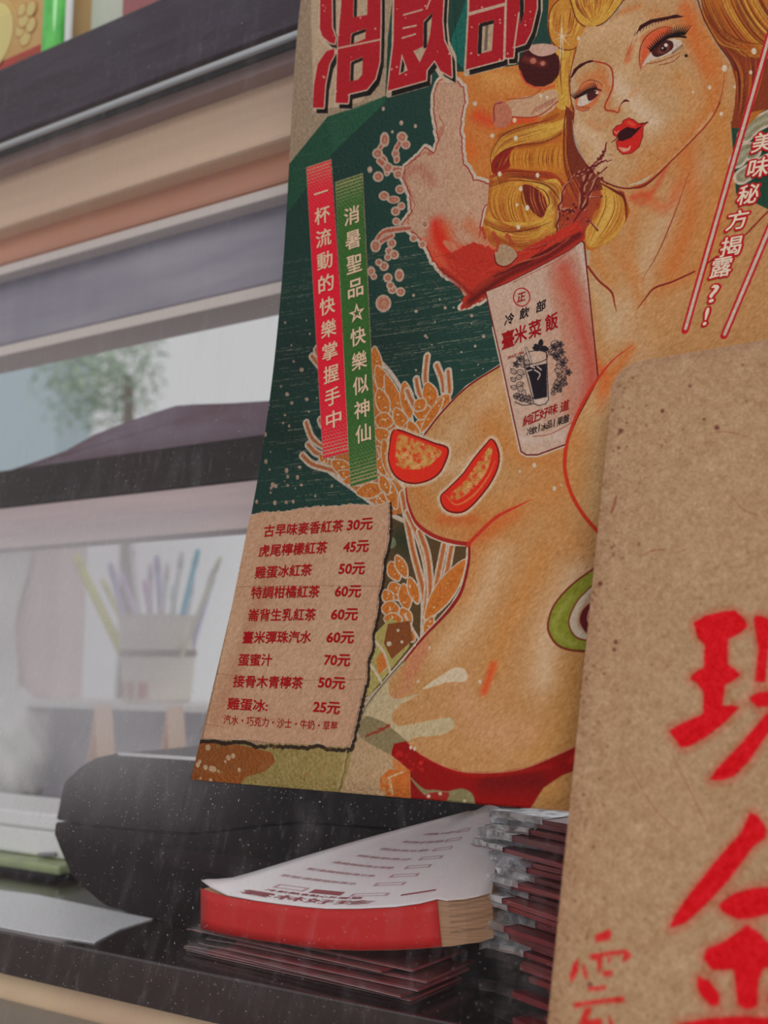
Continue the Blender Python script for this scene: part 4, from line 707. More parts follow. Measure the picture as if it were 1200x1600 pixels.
pens = [(118, 868, (196, 196, 96), .010, 'yellow', 150), (205, 845, (206, 206, 214), .006, 'white', 222), (172, 880, (150, 140, 180), .007, 'purple', 200), (190, 895, (170, 150, 196), .007, 'pale violet', 205), (245, 868, (146, 140, 176), .007, 'dull violet', 236), (262, 880, (196, 180, 206), .006, 'lilac', 243),
        (235, 880, (176, 160, 196), .006, 'mauve', 232), (285, 862, (208, 212, 208), .006, 'off-white', 255), (310, 858, (70, 160, 200), .006, 'bright blue', 262), (272, 915, (70, 176, 206), .006, 'turquoise-capped', 250), (300, 905, (176, 176, 196), .007, 'grey-violet', 262), (335, 890, (150, 146, 180), .007, 'slate violet', 270), (160, 905, (206, 200, 140), .007, 'pale yellow', 192), (345, 870, (206, 206, 160), .005, 'cream', 272), (225, 905, (200, 150, 186), .006, 'pink', 226)]
for i, (px, py, c_, r_, nm, bx) in enumerate(pens):
    tp = P(px, py, .85 + .03 * math.sin(i * 2.1)); rk = sorted(q[0] for q in pens).index(px); ba = np.array([cc[0] + rr * .62 * (rk / 7.0 - 1), cc[1] + rr * (.3 if rk % 2 else -.15), cc[2] + ch * .25]); tp[1] = cc[1] + (.03 if rk % 2 else -.012); tp = P(px, py, tp[1])
    tp = tp + (tp - ba) * 0; d = (tp - ba) / np.linalg.norm(tp - ba); e = empty('pen', ba, f'{nm} pen standing in the beige pen holder', 'pen', 'pens in the beige holder')
    mp = principled('pen_' + nm.replace(' ', '_').replace('-', '_'), RGB(*c_, .5), .35); bmobj('barrel', tube_bm([ba, tp - d * .03], r_ * .9, 8), mp, e, True); bmobj('cap', tube_bm([tp - d * .03, tp - d * .004, tp], r_ * 1.1, 8, r_ * .6), mp, e, True)

def blob(name, c, sx, sy, sz, mat, seed, amp=.15, parent=None):
    bm = bmesh.new(); bmesh.ops.create_icosphere(bm, subdivisions=4, radius=1); r = random.Random(seed); ph = [r.uniform(0, 6) for _ in range(12)]
    for v in bm.verts:
        n = v.co.normalized(); k = 1 + amp * (math.sin(n.x * 6 + ph[0]) * math.cos(n.z * 7 + ph[1]) + .6 * math.sin(n.y * 13 + ph[2] + n.z * 11) + .4 * math.sin(n.x * 23 + ph[3] + n.z * 17))
        v.co = Vector((c[0] + n.x * sx * k, c[1] + n.y * sy * k, max(c[2] - sz * .8, c[2] + n.z * sz * k)))
    return bmobj(name, bm, mat, parent, True)
bgp = P(22, 1180, .8); bgz = .5 * (zpx(22, 1085, .8) + ZC)
bo = blob('plastic_bag', (bgp[0], .8, bgz), .085, .07, (zpx(22, 1085, .8) - ZC) / 2 * 1.08, principled('white_plastic', RGB(210, 210, 208, .6), .35, bump=(60, .8)), 4, .07); tag(bo, 'crumpled white plastic bag standing at the far left of the counter', 'bag')
M_or = principled('pale_orange_card', RGB(200, 172, 152, .6), .7)
for i, (px, lab) in enumerate([(160, 'pale orange folded card standing behind the left end of the black case'), (272, 'pale orange folded card standing behind the black case near the poster')]):
    b0 = P(px, 1150, .62); hz = zpx(px, 1105, .62); q = []
    for s_ in (-1, 1): q += [(b0[0] + s_ * .028, .60, ZC), (b0[0] + s_ * .028, .64, ZC)]
    q += [(b0[0], .60, hz), (b0[0], .64, hz)]; o = obj('folded_card', q, [(0, 1, 5, 4), (2, 4, 5, 3)], M_or); o.modifiers.new('thick', 'SOLIDIFY').thickness = .003; tag(o, lab, 'card', 'folded cards')
# white lidded box on a green tray, left edge of the view
bz = PZ(20, 1392, ZC)[1]; bY = .34
xb0, xb1 = float(P(-160, 1330, bY)[0]), float(P(100, 1330, bY)[0]); zt0 = zpx(0, 1330, bY)
ty = bmobj('tray', box_bm(xb0, float(P(118, 1360, bY)[0]) , bY - .03, bY + .16, ZC + .008, zt0 - .001, .004), principled('green_plastic_tray', RGB(140, 150, 110, .6), .4, noise=(20, RGB(116, 124, 104, .6), .8, (1, 1, 4)))); tag(ty, 'dull green tray at the left edge beside the black case', 'tray')
bmobj('foot', box_bm(xb0 + .01, float(P(100, 1360, bY)[0]), bY - .015, bY + .14, ZC, ZC + .0085, 0), principled('dark_foot', RGB(60, 56, 60), .5), ty)
wb = empty('lidded_box', (xb1 - .05, bY + .06, zt0), 'white lidded box sitting on the green tray', 'box')
M_w = principled('white_plastic_box', RGB(212, 211, 208, .66), .35); bmobj('body', box_bm(xb0 + .02, xb1, bY, bY + .12, zt0, zpx(0, 1288, bY), .005), M_w, wb)
bmobj('lid', box_bm(xb0 + .015, xb1 + .004, bY - .005, bY + .125, zpx(0, 1288, bY) + .0004, zpx(0, 1262, bY), .004), M_w, wb)
bmobj('latch', tube_bm([(xb1 - .045, bY - .006, zt0 + .004), (xb1 - .01, bY - .006, zt0 + .008)], .003, 8), principled('grey_latch', RGB(130, 128, 132), .4), wb)

# things standing on top of the upper beam
zb = zpx(0, 108, .20)
def stand(px): return float(P(px, 60, .25)[0])
yb = empty('printed_carton', (stand(30), .25, zb), 'yellow carton with red border and round print, on the beam', 'carton')
xa, xbb = float(P(-190, 60, .23)[0]), float(P(90, 60, .23)[0]); zh = zb + .30
bmobj('box', box_bm(xa, xbb, .23, .31, zb, zh, .001), principled('yellow_carton', RGB(196, 158, 96), .5, noise=(12, RGB(184, 140, 80), .8)), yb)
M_cr = principled('carton_red', RGB(168, 52, 38), .5); M_cg = principled('carton_pale', RGB(196, 176, 110), .5); M_co = principled('carton_outline', RGB(180, 110, 60), .5)
def plate(name, pts, Y, mat, parent, th=.0004): return bmobj(name, prism_bm([(x, Y, z) for x, z in pts], (0, -th, 0)), mat, parent)
plate('border', [(xa, zb + .002), (xbb - .001, zb + .002), (xbb - .001, zh), (xbb - .005, zh), (xbb - .005, zb + .038), (xa, zb + .038)], .2299, M_cr, yb)
plate('base_strip', [(xa, zb + .002), (xbb - .001, zb + .002), (xbb - .001, zb + .012), (xa, zb + .012)], .2294, M_cg, yb)
q = [(stand(5) + .055 * math.cos(t), zb + .085 + .06 * math.sin(t)) for t in np.linspace(0, 6.283, 33)[:-1]]; plate('round_print', q, .2299, M_cg, yb)
q = [(stand(5) + .052 * math.cos(t), zb + .085 + .057 * math.sin(t)) for t in np.linspace(0, 6.283, 33)[:-1]]; plate('round_ring', q, .2294, M_co, yb); q = [(stand(5) + .050 * math.cos(t), zb + .085 + .055 * math.sin(t)) for t in np.linspace(0, 6.283, 33)[:-1]]; plate('round_face', q, .2289, principled('carton_face', RGB(204, 188, 120), .5), yb)
for i, (dx, dz, r_) in enumerate([(.078, .06, .014), (.066, .075, .011), (.09, .075, .012), (.074, .09, .014), (.09, .1, .012), (.07, .105, .010)]):
    for rad, mt, k in ((r_, M_co, 0), (r_ * .86, M_cg, 1)):
        q = [(stand(5) + dx + rad * math.cos(t), zb + dz + rad * math.sin(t) * 1.1) for t in np.linspace(0, 6.283, 17)[:-1]]; plate('bean_print', q, .2298 - .0003 * k - .0005 * i, mt, yb, .0003)
v, f = glyphs('飲料', .0); v = v[:, :2]; v = v - v.min(0); v = v / v[:, 0].max() * .05; obj('lettering', [(xbb - .09 + x, .2292, zb + .015 + y * .8) for x, y in v], f, principled('carton_ink', RGB(150, 80, 50), .5), yb)
gb = empty('green_bottle', (stand(109), .225, zb), 'bright green bottle between the yellow carton and white stick', 'bottle')
gm = principled('green_glass', G1(20, 170, 50), .12, spec=.7, noise=(30, G1(120, 235, 110), 1, (1, 1, .5))); gx = stand(108); 
bmobj('body', lathe_bm([(0, 0), (.016, .001), (.0185, .006), (.0185, .12), (.016, .14), (.008, .17), (.008, .2), (0, .2)], (gx, .225, zb)), gm, gb, True); bmobj('cap', lathe_bm([(.0095, .19), (.0095, .21), (0, .212)], (gx, .225, zb)), M_w, gb, True)
sx = stand(131); st = bmobj('white_stick', tube_bm([(sx, .222, zb), (sx, .222, zb + .004), (sx, .222, zb + .2)], .0055, 12), principled('white_rod', RGB(208, 208, 208), .35), None, True); tag(st, 'thin white upright rod right of the green bottle', 'rod')
sx = stand(150); st = bmobj('pale_carton', box_bm(sx - .012, sx + .055, .25, .3, zb, zb + .2, .001), principled('pale_green_card', RGB(186, 190, 176), .5)); tag(st, 'pale whitish carton right of the white rod', 'carton')
sx = stand(205); st = bmobj('red_packet', box_bm(sx - .004, sx + .06, .235, .27, zb, zb + .2, .002), principled('muted_red_packet', RGB(150, 84, 84), .5)); tag(st, 'muted red packet at the right end of the beam-top row', 'packet')

# ------------------------------------------------------------------ black equipment case on the counter
case = empty('equipment_case', (float(P(400, 1440, .16)[0]), .16, ZC), 'long black plastic case with rounded chamfered end on the counter', 'case')
M_case = principled('black_plastic', RGB(22, 12, 14), .42, 0, .2, noise=(3, RGB(40, 26, 30), .8), bump=(900, .35)); M_edge = principled('painted_edge_highlight', RGB(196, 196, 204, .5), .3)  # edge white is a highlight painted into the colour
ztop = zpx(183, 1178, YC); ybk = float(PZ(197, 1149, ztop)[1])
T0 = PZ(748, 1560, ZC)[:2]; xr = float(T0[0]) - .012
lidL = [(178, 1178), (150, 1184), (125, 1198), (100, 1222), (95, 1240), (91, 1262), (87, 1281)]
basL = [(86, 1285), (84, 1303), (93, 1327), (102, 1348), (110, 1367), (127, 1384), (153, 1407), (166, 1416), (240, 1438)]
seam = [(87, 1281), (150, 1290), (250, 1299), (300, 1301), (340, 1298), (400, 1290), (470, 1284), (560, 1290)]
def XZ(q, Y=YC): return [tuple(P(x, y, Y)) for x, y in q]
sm = XZ(seam); zend = sm[-1][2]
lid = [*XZ(lidL), *sm[1:], (xr, YC, zend), (xr, YC, ztop)]
bmobj('lid', prism_bm([(x, YC, z) for x, _, z in lid], (0, ybk - YC, 0), .0016), M_case, case)
bas = [*XZ(basL), (xr, YC, ZC), (xr, YC, zend - .002), *[(x, YC, z - .0022) for x, _, z in sm[1:][::-1]]]
bas = [(x, YC, max(z, ZC + .0005)) for x, _, z in bas]
bmobj('base', prism_bm(bas, (0, ybk - YC, 0), .0016), M_case, case)
bmobj('edge_highlight', tube_bm([(float(P(185, 1178, YC)[0]), YC + .002, ztop - .0005), (xr, YC + .002, ztop - .0005)], .0026, 8), M_edge, case, True)  # pale strips imitate light glinting along the lid's front and back top edges
bmobj('back_edge_highlight', tube_bm([(float(P(190, 1178, YC)[0]), ybk - .004, ztop), (xr, ybk - .004, ztop)], .003, 8), M_edge, case, True)
zz = zpx(240, 1320, YC); bmobj('ridge', box_bm(float(P(240, 1320, YC)[0]), xr, YC - .0015, YC + .002, zpx(240, 1322, YC) - .022, zpx(240, 1322, YC), .001), principled('purple_black_inlay', RGB(34, 20, 27), .42, 0, .2), case)

# ------------------------------------------------------------------ sleeves and red cards
def film_mat(name, tint, fac):
    m = bpy.data.materials.new(name); m.use_nodes = True; nt = m.node_tree; nt.nodes.clear(); out = nt.nodes.new('ShaderNodeOutputMaterial'); t = nt.nodes.new('ShaderNodeBsdfTransparent'); g = nt.nodes.new('ShaderNodeBsdfPrincipled'); mx = nt.nodes.new('ShaderNodeMixShader')
    g.inputs['Base Color'].default_value = tint; g.inputs['Roughness'].default_value = .24; g.inputs['Metallic'].default_value = .55; g.inputs['Specular IOR Level'].default_value = 1.0
    tc = nt.nodes.new('ShaderNodeTexCoord'); n = nt.nodes.new('ShaderNodeTexNoise'); n.inputs['Scale'].default_value = 60; n.inputs['Detail'].default_value = 4; nt.links.new(tc.outputs['Object'], n.inputs['Vector'])
    b = nt.nodes.new('ShaderNodeBump'); b.inputs['Strength'].default_value = .8; b.inputs['Distance'].default_value = .002; nt.links.new(n.outputs[0], b.inputs['Height']); nt.links.new(b.outputs[0], g.inputs['Normal'])
    r = nt.nodes.new('ShaderNodeMapRange'); r.inputs[1].default_value = .42; r.inputs[2].default_value = .66; r.inputs[3].default_value = fac * .55; r.inputs[4].default_value = fac * 1.9; nt.links.new(n.outputs[0], r.inputs[0]); nt.links.new(r.outputs[0], mx.inputs[0])
    t.inputs[0].default_value = (.97, .97, .97, 1); nt.links.new(t.outputs[0], mx.inputs[1]); nt.links.new(g.outputs[0], mx.inputs[2]); nt.links.new(mx.outputs[0], out.inputs[0]); return m
M_film = film_mat('clear_sleeve', (.97, .97, 1, 1), .85); M_filmd = film_mat('clear_sleeve_low', (.5, .42, .42, 1), .12)
M_cards = [principled(f'dark_red_card_{i}', RGB(*c_), .4, noise=(30, RGB(*d_), .9, (1, 1, 30)), coat=.3) for i, (c_, d_) in enumerate([((128, 36, 42, .62), (92, 28, 34, .62)), ((108, 30, 34, .62), (150, 70, 72, .62)), ((84, 24, 26, .62), (120, 44, 46, .62))])]
M_rim = principled('sleeve_rim', RGB(150, 120, 120), .25)
def packet(tip, ang, z, L, W, cardin, th, film, cmat, seed, label, group, crump=.0, sag=0.0, rim=True, full=False):
    r = random.Random(seed); u = np.array([math.cos(ang), math.sin(ang), 0]); v = np.array([-u[1], u[0], 0]); o3 = np.array([tip[0], tip[1], z])
    e = empty('sleeved_card', o3, label, 'sleeved card', group)
    c0 = o3 + u * cardin + v * .0015; sk = r.uniform(.0, .012)
    bmobj('card', prism_bm([c0 + v * 0 + u * sk, c0 + u * (L - cardin), c0 + u * (L - cardin) + v * (W - .016), c0 + v * (W - .016)], (0, 0, th)), cmat, e)
    fv, ff = [], []; n, m = 14, 8
    for lay in (0, 1):
        for j in range(m + 1):
            for i in range(n + 1):
                a_ = (i / n) * min(L, cardin + .012) if not full else (i / n) ** 1.6 * L; b_ = j / m * W; free = max(0, 1 - a_ / (cardin + .004)) + 0.0
                p = o3 + u * a_ + v * b_ + np.array([0, 0, (th + .0006) * (lay * (1 + free * .45) - free * .1)]) + np.array([0, 0, -sag * free ** 1.5 + crump * free * (math.sin(j * 1.9 + seed) * .6 + r.uniform(-.6, .6))])
                if j == m: p = p + np.array([0, 0, (.5 - lay) * th * .6])
                if j == 0: p = p + v * r.uniform(-.002, .002) * free
                fv.append(p)
    for lay in (0, 1):
        for j in range(m):
            for i in range(n): k = lay * (n + 1) * (m + 1) + j * (n + 1) + i; ff.append((k, k + 1, k + n + 2, k + n + 1))
    s1 = (n + 1) * (m + 1)
    for i in range(n): ff.append((i, i + 1, s1 + i + 1, s1 + i))
    for j in range(m): k = j * (n + 1); ff.append((k, s1 + k, s1 + k + n + 1, k + n + 1))
    obj('sleeve', fv, ff, film, e, True)
    if rim: bmobj('seam', tube_bm([fv[0] + np.array([0, 0, th * .2])] + [fv[i] + np.array([0, 0, th * .3]) for i in range(2, n + 1, 2)], .00045, 5), M_rim, e)
    return e
A = PZ(290, 1487, ZC); B = PZ(641, 1566, ZC); ang0 = math.atan2(B[1] - A[1], B[0] - A[0])
for i in range(8):
    z = ZC + .0004 + i * .0031; a = ang0 + (-.05 + .10 * random.random()) * (i > 0); t = A[:2] + np.array([random.uniform(-.012, .02), random.uniform(-.006, .012)]) * (i > 0) + np.array([0, .004 * i * .5])
    packet(t, a, z, float(np.hypot(*(B - A)[:2])) - random.uniform(0, .03) * (i > 0), .10, .03, .0022, M_filmd, M_cards[i % 3], 20 + i, 'dark red card in a clear sleeve under the paper pad', 'sleeved cards under the paper pad', .001, full=True)
# right hand tower
q1 = PZ(808, 1440, 1.0); q2 = PZ(877, 1461, 1.0); ang1 = math.atan2(q2[1] - q1[1], q2[0] - q1[0]) - .02
T0 = np.array([T0[0] + .0, T0[1] + .0])
zk = ZC + .0004; ztow = zpx(727, 1268, float(T0[1])); i = 0
while zk < ztow and i < 34:
    th = random.uniform(.0036, .0052); low = zk < ZC + .05
    tip = T0 + np.array([random.uniform(-.012, .012) + (.006 if i % 3 else -.004), random.uniform(-.006, .006)]) + (np.array([.02, -.015]) if low else 0)
    packet(tip, ang1 + random.uniform(-.09, .07), zk, .26, .15, random.uniform(.036, .06), th, M_filmd if low else M_film, M_cards[i % 3], 60 + i, 'dark red card in a clear sleeve in the tall tower beside the pad', 'tower of sleeved cards', 0.0022 if not low else .0010, random.uniform(0, .006), rim=not low and i % 3 == 0); zk += th + .0012; i += 1

# ------------------------------------------------------------------ paper pad with red fore-edge
pad = empty('paper_pad', P(500, 1480, .04), 'thick pad of printed white slips with a red front edge', 'paper pad')
tp_ = [(314, 1387), (330, 1393), (355, 1400), (397, 1407), (440, 1413), (475, 1417), (510, 1420), (560, 1420), (618, 1417), (655, 1412), (683, 1405), (700, 1408), (725, 1406), (745, 1402), (768, 1396)]
bt_ = [(314, 1452), (330, 1456), (355, 1461), (397, 1469), (440, 1475), (475, 1480), (510, 1484), (560, 1486), (618, 1485), (655, 1483), (690, 1480), (705, 1479), (730, 1475), (748, 1473), (770, 1466)]
yf = [.035, .033, .031, .027, .023, .020, .018, .016, .017, .019, .022, .024, .028, .034, .042]
yo = float(PZ(314, 1452, ZC + .026)[1]) - .035; yf = [q + yo for q in yf]; FT = np.array([P(x, y, Y) for (x, y), Y in zip(tp_, yf)]); FB = np.array([P(x, y, Y) for (x, y), Y in zip(bt_, yf)])
BKp = [P(733 + k * 4, 1264 - 0.3 * k, YC - .012) for k in range(15)]; BT = np.array(BKp)
NL = 15
M_pw = principled('white_slip_paper', RGB(212, 196, 198, .6), .3, noise=(20, RGB(196, 178, 184, .6), .6), coat=.5); M_pe = principled('beige_paper_edges', RGB(180, 140, 106), .6, noise=(1, RGB(150, 110, 82), .9, (.5, .5, 900))); M_pr = principled('red_edge_band', RGB(196, 26, 24), .5, bump=(1200, .3))
# body: stacked sheets joined into wavy block
def strip(A_, B_, k0, k1, nz=1):
    v, f = [], []
    for k in range(k0, k1 + 1):
        for j in range(nz + 1): v.append(A_[k] + (B_[k] - A_[k]) * j / nz)
    w_ = nz + 1
    for k in range(k1 - k0):
        for j in range(nz): f.append((k * w_ + j, k * w_ + j + 1, (k + 1) * w_ + j + 1, (k + 1) * w_ + j))
    return v, f
def slab(A_, B_, C_, dz):   # block between front edge curves and the back
    n = len(A_); v = []; f = []
    for k in range(n): v += [A_[k], B_[k], C_[k], C_[k] - np.array([0, 0, dz])]
    for k in range(n - 1):
        a_ = 4 * k; b_ = 4 * (k + 1); f += [(a_, b_, b_ + 1, a_ + 1), (a_ + 1, b_ + 1, b_ + 3, a_ + 3), (a_ + 2, a_ + 3, b_ + 3, b_ + 2), (a_, a_ + 2, b_ + 2, b_)]
    f += [(0, 1, 3, 2), (4 * n - 4, 4 * n - 2, 4 * n - 1, 4 * n - 3)]
    return v, f
inn = np.array([0, .0012, 0]); lo = np.array([0, 0, -.0006])
v, f = slab(FT + inn + lo * 3, FB + inn, BT + lo * 3, .04); obj('sheet_block', v, f, M_pe, pad)
v, f = strip(FT + lo, FB - lo, 0, 10, 4); o = obj('red_band', v, f, M_pr, pad, True); m_ = o.modifiers.new('thick', 'SOLIDIFY'); m_.thickness = .0008; m_.offset = 0
for s_ in range(7):    # visible loose sheets at the right of the fore-edge
    k = s_ / 7; Aa = FT + (FB - FT) * (k * .8); dy = np.array([0, -.0008 * (1 + math.sin(s_ * 2.2)), .0006 * math.sin(s_)])
    v, f = strip(Aa + dy, Aa + dy + np.array([0, .02, .001]), 11, 14, 1); o = obj('loose_sheet', v, f, M_pe, pad); o.modifiers.new('thick', 'SOLIDIFY').thickness = .0005
nJ = 12; tv, tf = [], []
def top_pt(k, t, lift=0):
    p = FT[k] + (BT[k] - FT[k]) * t; cur = .012 * math.exp(-((k) / 1.2) ** 2) * math.exp(-(t / .08) ** 2) * .6
    return p + np.array([0, 0, cur + lift + .0025 * math.sin(k * .5 + t * 4) * t])
for k in range(NL):
    for j in range(nJ + 1): tv.append(top_pt(k, (j / nJ) ** 1.5))
for k in range(NL - 1):
    for j in range(nJ): a_ = k * (nJ + 1) + j; tf.append((a_, a_ + 1, a_ + nJ + 2, a_ + nJ + 1))
o = obj('top_slip', tv, tf, M_pw, pad, True); m_ = o.modifiers.new('thick', 'SOLIDIFY'); m_.thickness = .0006; m_.offset = 0
o['label'] = 'curled white top slip with faint red print'
def on_pad(u, t, lift=.0009):
    k = min(max(u, 0), .9999) * (NL - 1); i0 = int(k); a_ = top_pt(i0, t, lift); b_ = top_pt(i0 + 1, t, lift); return a_ + (b_ - a_) * (k - i0)
M_pk = principled('faint_red_ink', RGB(150, 78, 84), .6); M_pk2 = principled('faint_pink_ink', RGB(188, 150, 156), .6)
def padtext(body, u0, u1, t0, t1, mat, bold=.01):
    v, f = glyphs(body, bold); kk = v[:, 2]; v = v[:, :2]; v = (v - v.min(0)) / (v.max(0) - v.min(0)); obj('print_line', [on_pad(u0 + (u1 - u0) * x, t0 + (t1 - t0) * y, .0009 + 3e-5 * k) for (x, y), k in zip(v, kk)], f, mat, pad)
padtext('雲林好珍', .15, .52, .03, .072, M_pk, .02); padtext('冷飲熱食點心外帶單', .19, .48, .085, .103, M_pk, .01)
def padquad(u0, u1, t0, t1, mat, frame=True):
    th_ = .006; L = [((u0, t0), (u1, t0 + th_)), ((u0, t1 - th_), (u1, t1)), ((u0, t0), (u0 + .008, t1)), ((u1 - .008, t0), (u1, t1))] if frame else [((u0, t0), (u1, t1))]
    v, f = [], []
    for (a_, b_), (c_, d_) in L: k = len(v); v += [on_pad(a_, b_), on_pad(c_, b_), on_pad(c_, d_), on_pad(a_, d_)]; f.append((k, k + 1, k + 2, k + 3))
    obj('print_box', v, f, mat, pad)
padquad(.30, .41, .115, .15, M_pk, False); padquad(.19, .28, .12, .155, M_pk2); padquad(.44, .53, .11, .14, M_pk2); padquad(.56, .68, .10, .115, M_pk, False)
for r_ in range(7): padtext('茶飯湯麵糕餅果冰'[r_:] + '茶飯'[:r_ % 3], (.14 + .02 * r_), .40 + .02 * r_, .22 + r_ * .085, .24 + r_ * .085, M_pk2, .01); padquad(.46 + .01 * r_, .54 + .01 * r_, .215 + r_ * .085, .245 + r_ * .085, M_pk2)

# ------------------------------------------------------------------ poster sheet
art = paint_poster(); ART = art.image('poster_print')
def art_mat(img, name, bscale, bstr, rough=.62):
    m = bpy.data.materials.new(name); m.use_nodes = True; nt = m.node_tree; b = nt.nodes['Principled BSDF']; t = nt.nodes.new('ShaderNodeTexImage'); t.image = img; t.interpolation = 'Cubic'; t.extension = 'EXTEND'
    uvn = nt.nodes.new('ShaderNodeUVMap'); uvn.uv_map = 'print'; nt.links.new(uvn.outputs[0], t.inputs[0]); nt.links.new(t.outputs[0], b.inputs['Base Color']); b.inputs['Roughness'].default_value = rough; b.inputs['Specular IOR Level'].default_value = .12
    tc = nt.nodes.new('ShaderNodeTexCoord'); n = nt.nodes.new('ShaderNodeTexNoise'); n.inputs['Scale'].default_value = bscale; n.inputs['Detail'].default_value = 3; nt.links.new(tc.outputs['Object'], n.inputs['Vector'])
    bp = nt.nodes.new('ShaderNodeBump'); bp.inputs['Strength'].default_value = bstr; bp.inputs['Distance'].default_value = .0030; nt.links.new(n.outputs[0], bp.inputs['Height']); nt.links.new(bp.outputs[0], b.inputs['Normal']); return m
M_art = art_mat(ART, 'poster_paper', 330, .62)
poster = bpy.data.objects.new('menu_poster', None); COL.objects.link(poster); bpy.context.view_layer.update()
tag(poster, 'large vintage style drinks menu poster taped on the clear curved panel', 'poster')
ZL = np.linspace(PZ0 + .0009, PZ1 - .001, 64)
def patch(name, outline_px=None, lift=0.0, xz=None, thick=0.0004):
    q = xz if xz is not None else cast(densify(outline_px, 8)); bm = bmesh.new(); vs = [bm.verts.new((x, 0, z)) for x, z in q]; bm.faces.new(vs)
    for z in ZL:
        if q[:, 1].min() + 1e-5 < z < q[:, 1].max() - 1e-5:
            bmesh.ops.bisect_plane(bm, geom=bm.verts[:] + bm.edges[:] + bm.faces[:], dist=1e-6, plane_co=(0, 0, z), plane_no=(0, 0, 1))
    bmesh.ops.triangulate(bm, faces=bm.faces[:]); bm.normal_update()
    for fc in bm.faces:
        if fc.normal.y > 0: fc.normal_flip()
    me = bpy.data.meshes.new(name); L = [v.co.copy() for v in bm.verts]
    for v in bm.verts: v.co.y = float(prof(v.co.z)) - lift
    bm.to_mesh(me); bm.free(); l = me.uv_layers.new(name='print')
    for p in me.polygons:
        for li in p.loop_indices: c_ = L[me.loops[li].vertex_index]; l.data[li].uv = ((c_.x - PX0) / (CW * RES), (c_.z - PZ1 + CH * RES) / (CH * RES))
    me.shade_smooth(); me.materials.append(M_art); o = bpy.data.objects.new(name, me); COL.objects.link(o); o.parent = poster; return o
XE = float(P(298, 1218, 0)[0])
ledge = cast([(x, y) for x, y in [(298, 1218), (350, 1000), (397, 780), (432, 530), (452, 250), (470, 0)]])
zs_ = np.linspace(1.0931, PZ1 - .003, 60); xs_ = np.interp(zs_, ledge[:, 1], ledge[:, 0])
brx = [cast([(x, 1218 + (x - 298) * .0847)])[0] for x in range(1250, 298, -60)]
botl = [(x, z) for x, z in brx]
ol = np.array([(x, z) for x, z in zip(xs_, zs_)] + [(PX1 - .002, PZ1 - .003), (PX1 - .002, float(botl[0][1]))] + botl)
sheet = patch('sheet', xz=ol); 
sm_ = sheet.modifiers.new('thick', 'SOLIDIFY'); sm_.thickness = .0005; sm_.offset = -1
Zc = lambda pts: Z(750, 380, 4.705, pts)
LF = .00025
patch('menu_panel', np.vstack([Z(300, 780, 3.53, [(322, 88), (400, 72), (500, 69), (640, 47), (760, 38), (880, 29), (1000, 34), (1084, 16)]), [(607, 815), (604, 855), (598, 872), (596, 902), (590, 930), (588, 958), (581, 985), (580, 1010), (573, 1031), (571, 1062), (563, 1090), (561, 1105), (554, 1135), (546, 1163)], Z(280, 1000, 3.53, [(925, 586), (830, 586), (700, 576), (520, 566), (380, 551), (240, 550), (134, 541)]), [(352, 1000), (372, 900)]]), LF)['label'] = 'torn brown paper panel with the price list'
patch('red_strip', [(479, 262), (517, 249), (548, 705), (505, 716)], LF)['label'] = 'red vertical strip with cream lettering'
patch('green_strip', [(524, 285), (566, 271), (589, 748), (548, 760)], LF)['label'] = 'green vertical strip with cream lettering'
patch('printed_cup', Zc([(40, 355), (200, 290), (400, 190), (640, 60), (748, -18), (765, 0), (780, 150), (868, 995), (720, 1270), (630, 1478), (420, 1555), (340, 1555), (300, 1530), (240, 1260), (170, 930), (100, 620)]), LF)['label'] = 'printed white paper cup with red and black emblem'
patch('tomato_slice', Z(600, 500, 3, [(48, 515), (25, 600), (22, 660), (45, 720), (90, 755), (150, 765), (220, 745), (270, 700), (300, 605), (230, 575), (150, 545)]), LF)
patch('tomato_slice', Z(600, 500, 3, [(505, 558), (470, 590), (420, 650), (370, 720), (300, 790), (266, 826), (275, 870), (310, 898), (370, 898), (430, 850), (500, 760), (535, 680), (535, 610)]), LF)
patch('avocado_half', Z(560, 780, 3, [(1150, 300), (1110, 320), (1000, 400), (920, 490), (890, 570), (893, 625), (930, 680), (990, 705), (1080, 713), (1250, 700), (1250, 300)]), LF)
patch('printed_face', Z(800, 0, 3, [(345, 120), (300, 230), (275, 330), (270, 400), (278, 480), (290, 520), (285, 600), (300, 670), (330, 740), (370, 800), (430, 850), (500, 878), (560, 882), (620, 862), (680, 822), (760, 740), (850, 650), (930, 560), (975, 480), (1010, 400), (1020, 300), (960, 215), (900, 110), (860, 0), (850, -60), (560, -60), (500, 60), (420, 125)]), LF)['label'] = 'printed face of a blonde woman looking aside'
patch('printed_curls', [(895, 110), (868, 160), (845, 190), (800, 195), (775, 210), (765, 240), (764, 290), (762, 320), (754, 355), (770, 383), (800, 392), (840, 388), (866, 374), (890, 330), (905, 320), (893, 270), (905, 245), (893, 225), (888, 160)], LF)['label'] = 'printed golden waved curls beside the face'
patch('printed_brief', [(612, 1165), (618, 1160), (636, 1158), (650, 1172), (665, 1182), (695, 1197), (730, 1206), (779, 1206), (821, 1199), (863, 1182), (905, 1162), (960, 1130), (960, 1180), (877, 1212), (849, 1231), (830, 1260), (740, 1253), (642, 1245), (641, 1204), (612, 1180)], LF)['label'] = 'red printed brief at the poster foot'
for nm, pts in (('title_character', [(485, -40), (600, -40), (600, 110), (565, 160), (490, 175)]), ('title_character', [(612, -40), (705, -40), (712, 60), (716, 130), (665, 130), (606, 146)]), ('title_character', [(730, -40), (840, -40), (838, 60), (806, 92), (730, 112)])): patch(nm, pts, LF)
